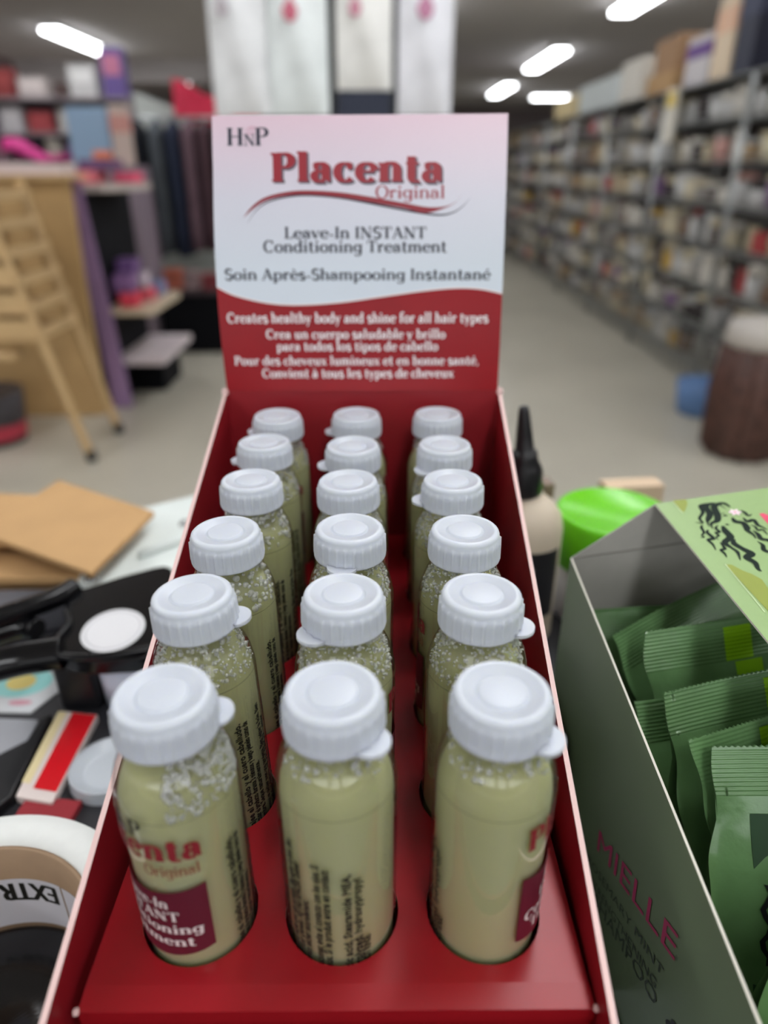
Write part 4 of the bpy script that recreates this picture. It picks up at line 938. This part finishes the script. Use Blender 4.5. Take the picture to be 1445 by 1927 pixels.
# ---------------------------------------------------------------- left of the aisle
PLY = M('plywood', (190, 156, 106), rough=.6, var=.10, scale=5); PINE = M('pine', (206, 174, 126), rough=.6, var=.08, scale=9)
t = thing('plywood_cabinet', 'plain plywood cabinet side standing on the shop floor at the left', 'cabinet', (-1.9, 3.8, H))
B().prism([(-2.60, 3.55, H), (-1.480, 3.60, H), (-1.425, 3.55, -.055), (-2.60, 3.5, -.055)], (0, .03, 0)).done('side_panel', PLY, t)
B().prism([(-2.6, 3.62, H + .02), (-1.50, 3.66, H + .02), (-1.46, 3.60, -.07), (-2.6, 3.58, -.07)], (0, .05, 0)).done('body', PINE, t)
B().box(-2.6, -1.40, 3.50, 3.72, -.055, -.035).done('top', PINE, t)
crate('paper_stack', -2.3, -1.44, 3.52, 3.70, -.034, .012, (226, 208, 206), 'stack of pinkish paper on the plywood cabinet top', cat='paper')
# slanted wooden rack with feet
t = thing('ladder_rack', 'slanted pine ladder rack with slotted trays and dark feet', 'rack', (-1.4, 3.12, H))
def leg(y, name='leg'):
    b = B(); b.tube([(-1.312, y, H + .03), (-1.548, y, -.05)], .021, 4, smooth=False); b.done('leg', PINE, t)
    b = B(); b.lathe([(.020, 0), (.024, .004), (.022, .05), (0, .05)], c=(-1.306, y, H), n=12); b.done('foot', M('black_plastic'), t)
leg(2.95); leg(3.32)
for k in range(6):
    z = -.64 + .105 * k; x = -1.312 + (-1.548 + 1.312) * (z - H) / (1.15)
    b = B(); b.box(x - .19, x + .015, 2.93, 3.34, z - .012, z); b.box(x + .005, x + .018, 2.93, 3.34, z, z + .030); b.box(x - .19, x + .0, 2.935, 2.947, z, z + .07)
    b.done('tray', PINE, t)
    b = B(); b.box(x - .16, x - .15, 2.95, 3.32, z, z + .085); b.done('back_board', PLY, t)
b = B(); b.sheet(lambda i, j: (-1.95 + .42 * i, 2.90 + .12 * j, -.67 - .05 * math.sin(PI * i * .5 + .3)), 10, 2); b.done('curved_shelf', PINE, t, solid=.02)
b = B(); b.tube([(-1.95, 2.95, H), (-1.75, 2.95, -.66)], .02, 4, smooth=False); b.done('leg', PINE, t)
b = B(); b.lathe([(.13, H), (.16, H + .25), (.15, H + .25), (0, H + .22)], c=(-1.86, 3.22, 0), n=20); b.mi = 1; b.lathe([(.137, H + .03), (.145, H + .10)], c=(-1.86, 3.22, 0), n=20, close=False); b.done('floor_bin', [C((64, 60, 64)), C((190, 60, 80))], None, label='dark floor bin with red band behind the ladder rack feet', category='bin')
# black display stand with purple end
t = thing('display_stand', 'black cardboard display stand with purple end, stacked with packs', 'display stand', (-1.5, 4.0, H))
BKC = M('black_board', (12, 13, 18), rough=.7, spec=.15)
B().prism([(-1.475, 3.735, H), (-1.370, 3.735, H), (-1.450, 3.735, -.06), (-1.515, 3.735, -.06)], (0, .018, 0)).done('end_panel', M('lilac_board', (158, 128, 172), rough=.5, var=.2, scale=3), t)
B().box(-1.75, -1.44, 3.76, 4.42, H, -.12).done('body', BKC, t)
b = B(); b.prism([(-1.66, 3.80, -.115), (-1.36, 3.80, -.115), (-1.27, 3.95, -.115), (-1.27, 4.30, -.115), (-1.66, 4.30, -.115)], (0, 0, .035)); b.done('top_shelf', C((196, 184, 178)), t)
b = B(); b.box(-1.44, -1.20, 3.78, 4.36, -.71, -.675); b.done('middle_shelf', C((214, 196, 170)), t)
b = B(); b.box(-1.44, -1.18, 3.80, 4.42, -.98, -.945); b.done('lower_shelf', C((226, 214, 218)), t)
b = B(); b.box(-1.44, -1.27, 4.05, 4.42, H, -1.0); b.done('base', BKC, t)
gp = 'packs on the black display stand'
for n, (x, y, z, w_, h_, rgb, lab) in enumerate([(-1.34, 4.15, -.08, .16, .05, (232, 84, 118), 'hot pink pack on the top shelf of the black stand'), (-1.50, 4.02, -.08, .18, .06, (226, 120, 130), 'coral pack at the near end of the stand top'), (-1.44, 4.05, -.02, .22, .05, (104, 70, 110), 'plum pack lying over the coral and pink ones'), (-1.42, 4.04, .03, .10, .04, (226, 130, 96), 'small orange pack topping the black stand'),
        (-1.33, 3.86, -.675, .12, .07, (214, 60, 84), 'red pack at the near front of the middle shelf'), (-1.32, 4.08, -.675, .13, .06, (222, 92, 110), 'pink pack in the middle of the stand shelf'), (-1.31, 4.27, -.675, .12, .07, (132, 142, 184), 'blue pack at the far end of the middle shelf'),
        (-1.36, 3.90, -.605, .13, .09, (126, 92, 142), 'purple pack above the red pack'), (-1.35, 4.10, -.612, .13, .08, (196, 184, 196), 'whitish pack above the pink pack'), (-1.37, 4.02, -.530, .13, .08, (112, 80, 134), 'topmost purple pack of the middle shelf pile')]):
    goods('box', rgb, tuple(min(255, int(c * 1.12 + 12)) for c in rgb), x, y, z, w_, h_, lab, gp, rz=PI / 2)
# garments and black cabinet deeper in
t = thing('garment_rail', 'steel garment rail crowded with dark clothes beyond the black display stand', 'clothes rail', (-1.5, 5.6, H))
for px in (-2.0, -1.02): B().tube([(px, 5.6, H), (px, 5.6, .30)], .014, 8).done('post', WIRE, t)
B().tube([(-2.0, 5.6, .30), (-1.02, 5.6, .30)], .013, 8).done('rail', WIRE, t)
B().box(-2.02, -1.0, 5.42, 5.78, H, H + .03).done('base', BK, t)
def garment(x, wd, z0, rgb, lab, nm='hanging_garment', ztop=.285, y=5.6):
    b = B(); n_ = 24
    prof = [(.35, 1.0), (1, .93), (1.02, .7), (.98, .45), (1.05, .2), (1.08, 0)]
    rings = []
    for f, k in prof:
        rings.append([b.v((x + wd * .42 * f * math.cos(2 * PI * i / n_) * (1 + .06 * math.sin(i * 2.3)), y + .16 * f * math.sin(2 * PI * i / n_) * (1 + .18 * math.sin(i * 3.1)), z0 + (ztop - z0) * k)) for i in range(n_)])
    for a, c in zip(rings, rings[1:]):
        for i in range(n_): b.f([a[i], a[(i + 1) % n_], c[(i + 1) % n_], c[i]], True)
    b.f(rings[0]); b.f(rings[-1])
    b.done(nm, M('cloth_%d_%d_%d' % rgb, rgb, rough=.85, var=.2, scale=8), None, label=lab, category='garment', group='garments on the rail')
garment(-1.86, .16, -.40, (150, 144, 146), 'grey garment at the near end of the steel rail')
garment(-1.70, .15, -.62, (26, 30, 38), 'black garment on the steel rail')
garment(-1.56, .12, -.58, (92, 98, 104), 'mid grey garment between the black and navy ones')
garment(-1.44, .11, -.60, (40, 48, 70), 'navy garment on the steel rail')
garment(-1.33, .11, -.56, (118, 92, 102), 'mauve garment on the steel rail')
garment(-1.22, .10, -.56, (88, 62, 70), 'plum garment on the steel rail')
garment(-1.11, .11, -.58, (58, 52, 56), 'charcoal garment at the far end of the steel rail')
t = thing('low_cabinet', 'low black cabinet under the garments', 'cabinet', (-1.45, 5.25, H))
B().box(-1.53, -1.02, 5.0, 5.38, H, -.80).done('body', BKC, t); B().box(-1.54, -1.0, 4.98, 5.39, -.80, -.78).done('top', C((56, 46, 50)), t)
for n, (x, w_, h_, rgb, lab) in enumerate([(-1.45, .13, .13, (214, 120, 96), 'orange pack on the low black cabinet'), (-1.32, .11, .12, (176, 150, 150), 'dusty pack beside the orange one on the black cabinet'), (-1.19, .12, .10, (150, 66, 72), 'dark red pack on the low black cabinet'), (-1.07, .10, .16, (202, 168, 160), 'pinkish pack at the header end of the black cabinet')]):
    goods('box', rgb, tuple(int(c * .8) for c in rgb), x, 5.16, -.78, w_, h_, lab, 'packs on the low black cabinet')
# crimson cloth over a white screen
t = thing('white_screen', 'pale folding screen standing behind the clothes rail', 'screen', (-1.6, 6.1, H))
B().prism([(-1.83, 6.05, H), (-1.1, 6.05, H), (-1.1, 6.05, .06), (-1.32, 6.05, .28), (-1.60, 6.05, .42), (-1.83, 6.05, .50)], (0, .04, 0)).done('panel', C((196, 202, 196)), t)
b = B(); b.sheet(lambda i, j: (-1.50 + .62 * i, 5.96 - .05 * j - .02 * math.sin(9 * i), .57 - .30 * i * .8 - .24 * j * (1 - .35 * i) + .015 * math.sin(13 * i + 3 * j)), 14, 8); b.done('crimson_cloth', M('crimson_cloth', (206, 34, 70), rough=.7), None, solid=.02, label='crimson cloth draped from the corner of the pale screen', category='cloth')
b = B(); b.tube([(-.86, 6.0, H), (-.86, 6.0, .36)], .02, 8); b.done('coat_post', BK, None, label='thin black post holding the low corner of the crimson cloth', category='post')
# tall shelving with parcels, far left
t = thing('tall_shelving', 'tall greyish shelving unit packed with parcels at the far left', 'shelving', (-3.4, 6.5, H))
SH = C((150, 140, 144))
B().box(-5.2, -1.95, 6.75, 6.80, H, .46).done('back_panel', C((112, 98, 108)), t)
for x in (-5.2, -3.5, -1.98): B().box(x, x + .03, 6.30, 6.75, H, .46).done('upright', SH, t)
for z in (-.6, -.28, .03, .24, .48): B().box(-5.2, -1.95, 6.28, 6.75, z - .02, z).done('shelf', SH, t)
gl = 'parcels on the tall shelving'
def parcel(u0, u1, z, h_, rgb, lab, y=6.45, sh='box', lid_=None):
    goods(sh, rgb, lid_ or tuple(min(255, int(c * 1.1 + 10)) for c in rgb), (u0 + u1) / 2, y, z, abs(u1 - u0) * 1.02, h_, lab, gl)
parcel(-2.16, -1.98, .48, .34, (106, 86, 150), 'purple parcel with pink lid on the shelving top', lid_=(196, 120, 150))
parcel(-2.42, -2.20, .48, .22, (208, 208, 206), 'white parcel beside the purple one on the shelving top')
parcel(-2.55, -2.44, .48, .10, (80, 62, 58), 'small dark parcel at the white parcel foot')
parcel(-2.82, -2.60, .48, .14, (206, 196, 192), 'off-white parcel on the shelving top')
parcel(-3.04, -2.86, .48, .20, (150, 66, 66), 'rusty red parcel on the shelving top')
parcel(-3.30, -3.08, .48, .17, (210, 204, 206), 'pale parcel at the left end of the shelving top')
parcel(-2.10, -1.99, .24, .17, (190, 160, 140), 'tan parcel under the purple one')
parcel(-2.34, -2.14, .24, .15, (150, 130, 160), 'lilac parcel, upper shelf under the white parcel')
parcel(-2.56, -2.38, .24, .17, (206, 202, 196), 'cream parcel, upper shelf of the tall shelving')
parcel(-2.80, -2.60, .24, .15, (176, 74, 78), 'brick red parcel on the upper shelf')
parcel(-3.02, -2.84, .24, .18, (214, 212, 214), 'bright white parcel on the upper shelf')
parcel(-3.26, -3.06, .24, .16, (122, 92, 130), 'violet parcel on the upper shelf')
parcel(-2.30, -2.10, .03, .16, (164, 128, 168), 'mauve parcel on the lower shelf', sh='pouch')
parcel(-2.54, -2.34, .03, .14, (116, 88, 130), 'dark violet parcel on the lower shelf')
parcel(-2.72, -2.58, .03, .17, (220, 214, 200), 'ivory jar on the lower shelf of the tall shelving', sh='jar')
parcel(-2.96, -2.76, .03, .14, (74, 62, 76), 'blackish parcel on the lower shelf')
parcel(-3.22, -3.00, .03, .16, (140, 108, 120), 'dull rose parcel on the lower shelf')
for k in range(6):
    rgb, cn = [((96, 84, 100), 'slate'), ((150, 120, 130), 'rosy grey'), ((70, 62, 70), 'dark plum'), ((170, 160, 164), 'pale grey'), ((120, 96, 112), 'heather'), ((90, 76, 80), 'umber')][k]
    parcel(-2.25 - .24 * k, -2.05 - .24 * k, -.28, .18 + .02 * (k % 3), rgb, '%s parcel, third shelf from the floor of the tall shelving' % cn)
# things between the cabinet and the shelving
crate('blue_box', -1.96, -1.70, 5.02, 5.12, .0, .33, (150, 178, 206), 'tall light blue box standing on the pale plinth', cat='box')
crate('plinth', -2.45, -1.56, 4.95, 5.30, H, .0, (142, 128, 140), 'greyish mauve plinth behind the plywood cabinet', cat='plinth')
crate('poster_board', -1.685, -1.57, 5.0, 5.06, .0, .34, (206, 186, 176), 'cream and pink poster board beside the light blue box', cat='poster', stripe=(206, 150, 140))
b = B(); b.sheet(lambda i, j: (-2.40 + .40 * i, 5.0 + .22 * j, .02 + (.14 - .13 * i) * math.sin(PI * (.15 + .8 * j)) + .02 * math.sin(8 * i)), 12, 8); b.done('pink_cloth', M('magenta_cloth', (202, 40, 130), rough=.7), None, solid=.015, label='magenta cloth heaped on the plinth left of the blue box', category='cloth')
# more small goods crowding the tall shelving
for k, (x, z, w_, h_, rgb, sh, lab) in enumerate([(-3.50, .48, .16, .22, (120, 60, 70), 'box', 'dark wine parcel at the far end of the shelving top'), (-3.68, .48, .14, .16, (214, 206, 208), 'pouch', 'white pouch past the dark wine parcel on the shelving top'), (-3.37, .24, .14, .16, (216, 190, 200), 'pouch', 'pale pink pouch on the upper shelf of the tall shelving'), (-3.64, .24, .14, .15, (196, 110, 120), 'box', 'salmon parcel past the pale pink pouch'), (-3.37, .03, .14, .15, (206, 200, 206), 'jar', 'white jar past the dull rose parcel'), (-3.60, .03, .14, .16, (170, 60, 110), 'pouch', 'magenta pouch past the white jar on the lower shelf')]):
    goods(sh, rgb, tuple(min(255, int(c * .85 + 30)) for c in rgb), x, 6.45, z, w_, h_, lab, 'parcels on the tall shelving')

# ---------------------------------------------------------------- stand everything on the shop floor at height zero
for o in list(SC.objects):
    if o.parent is None: o.location.z += EYE
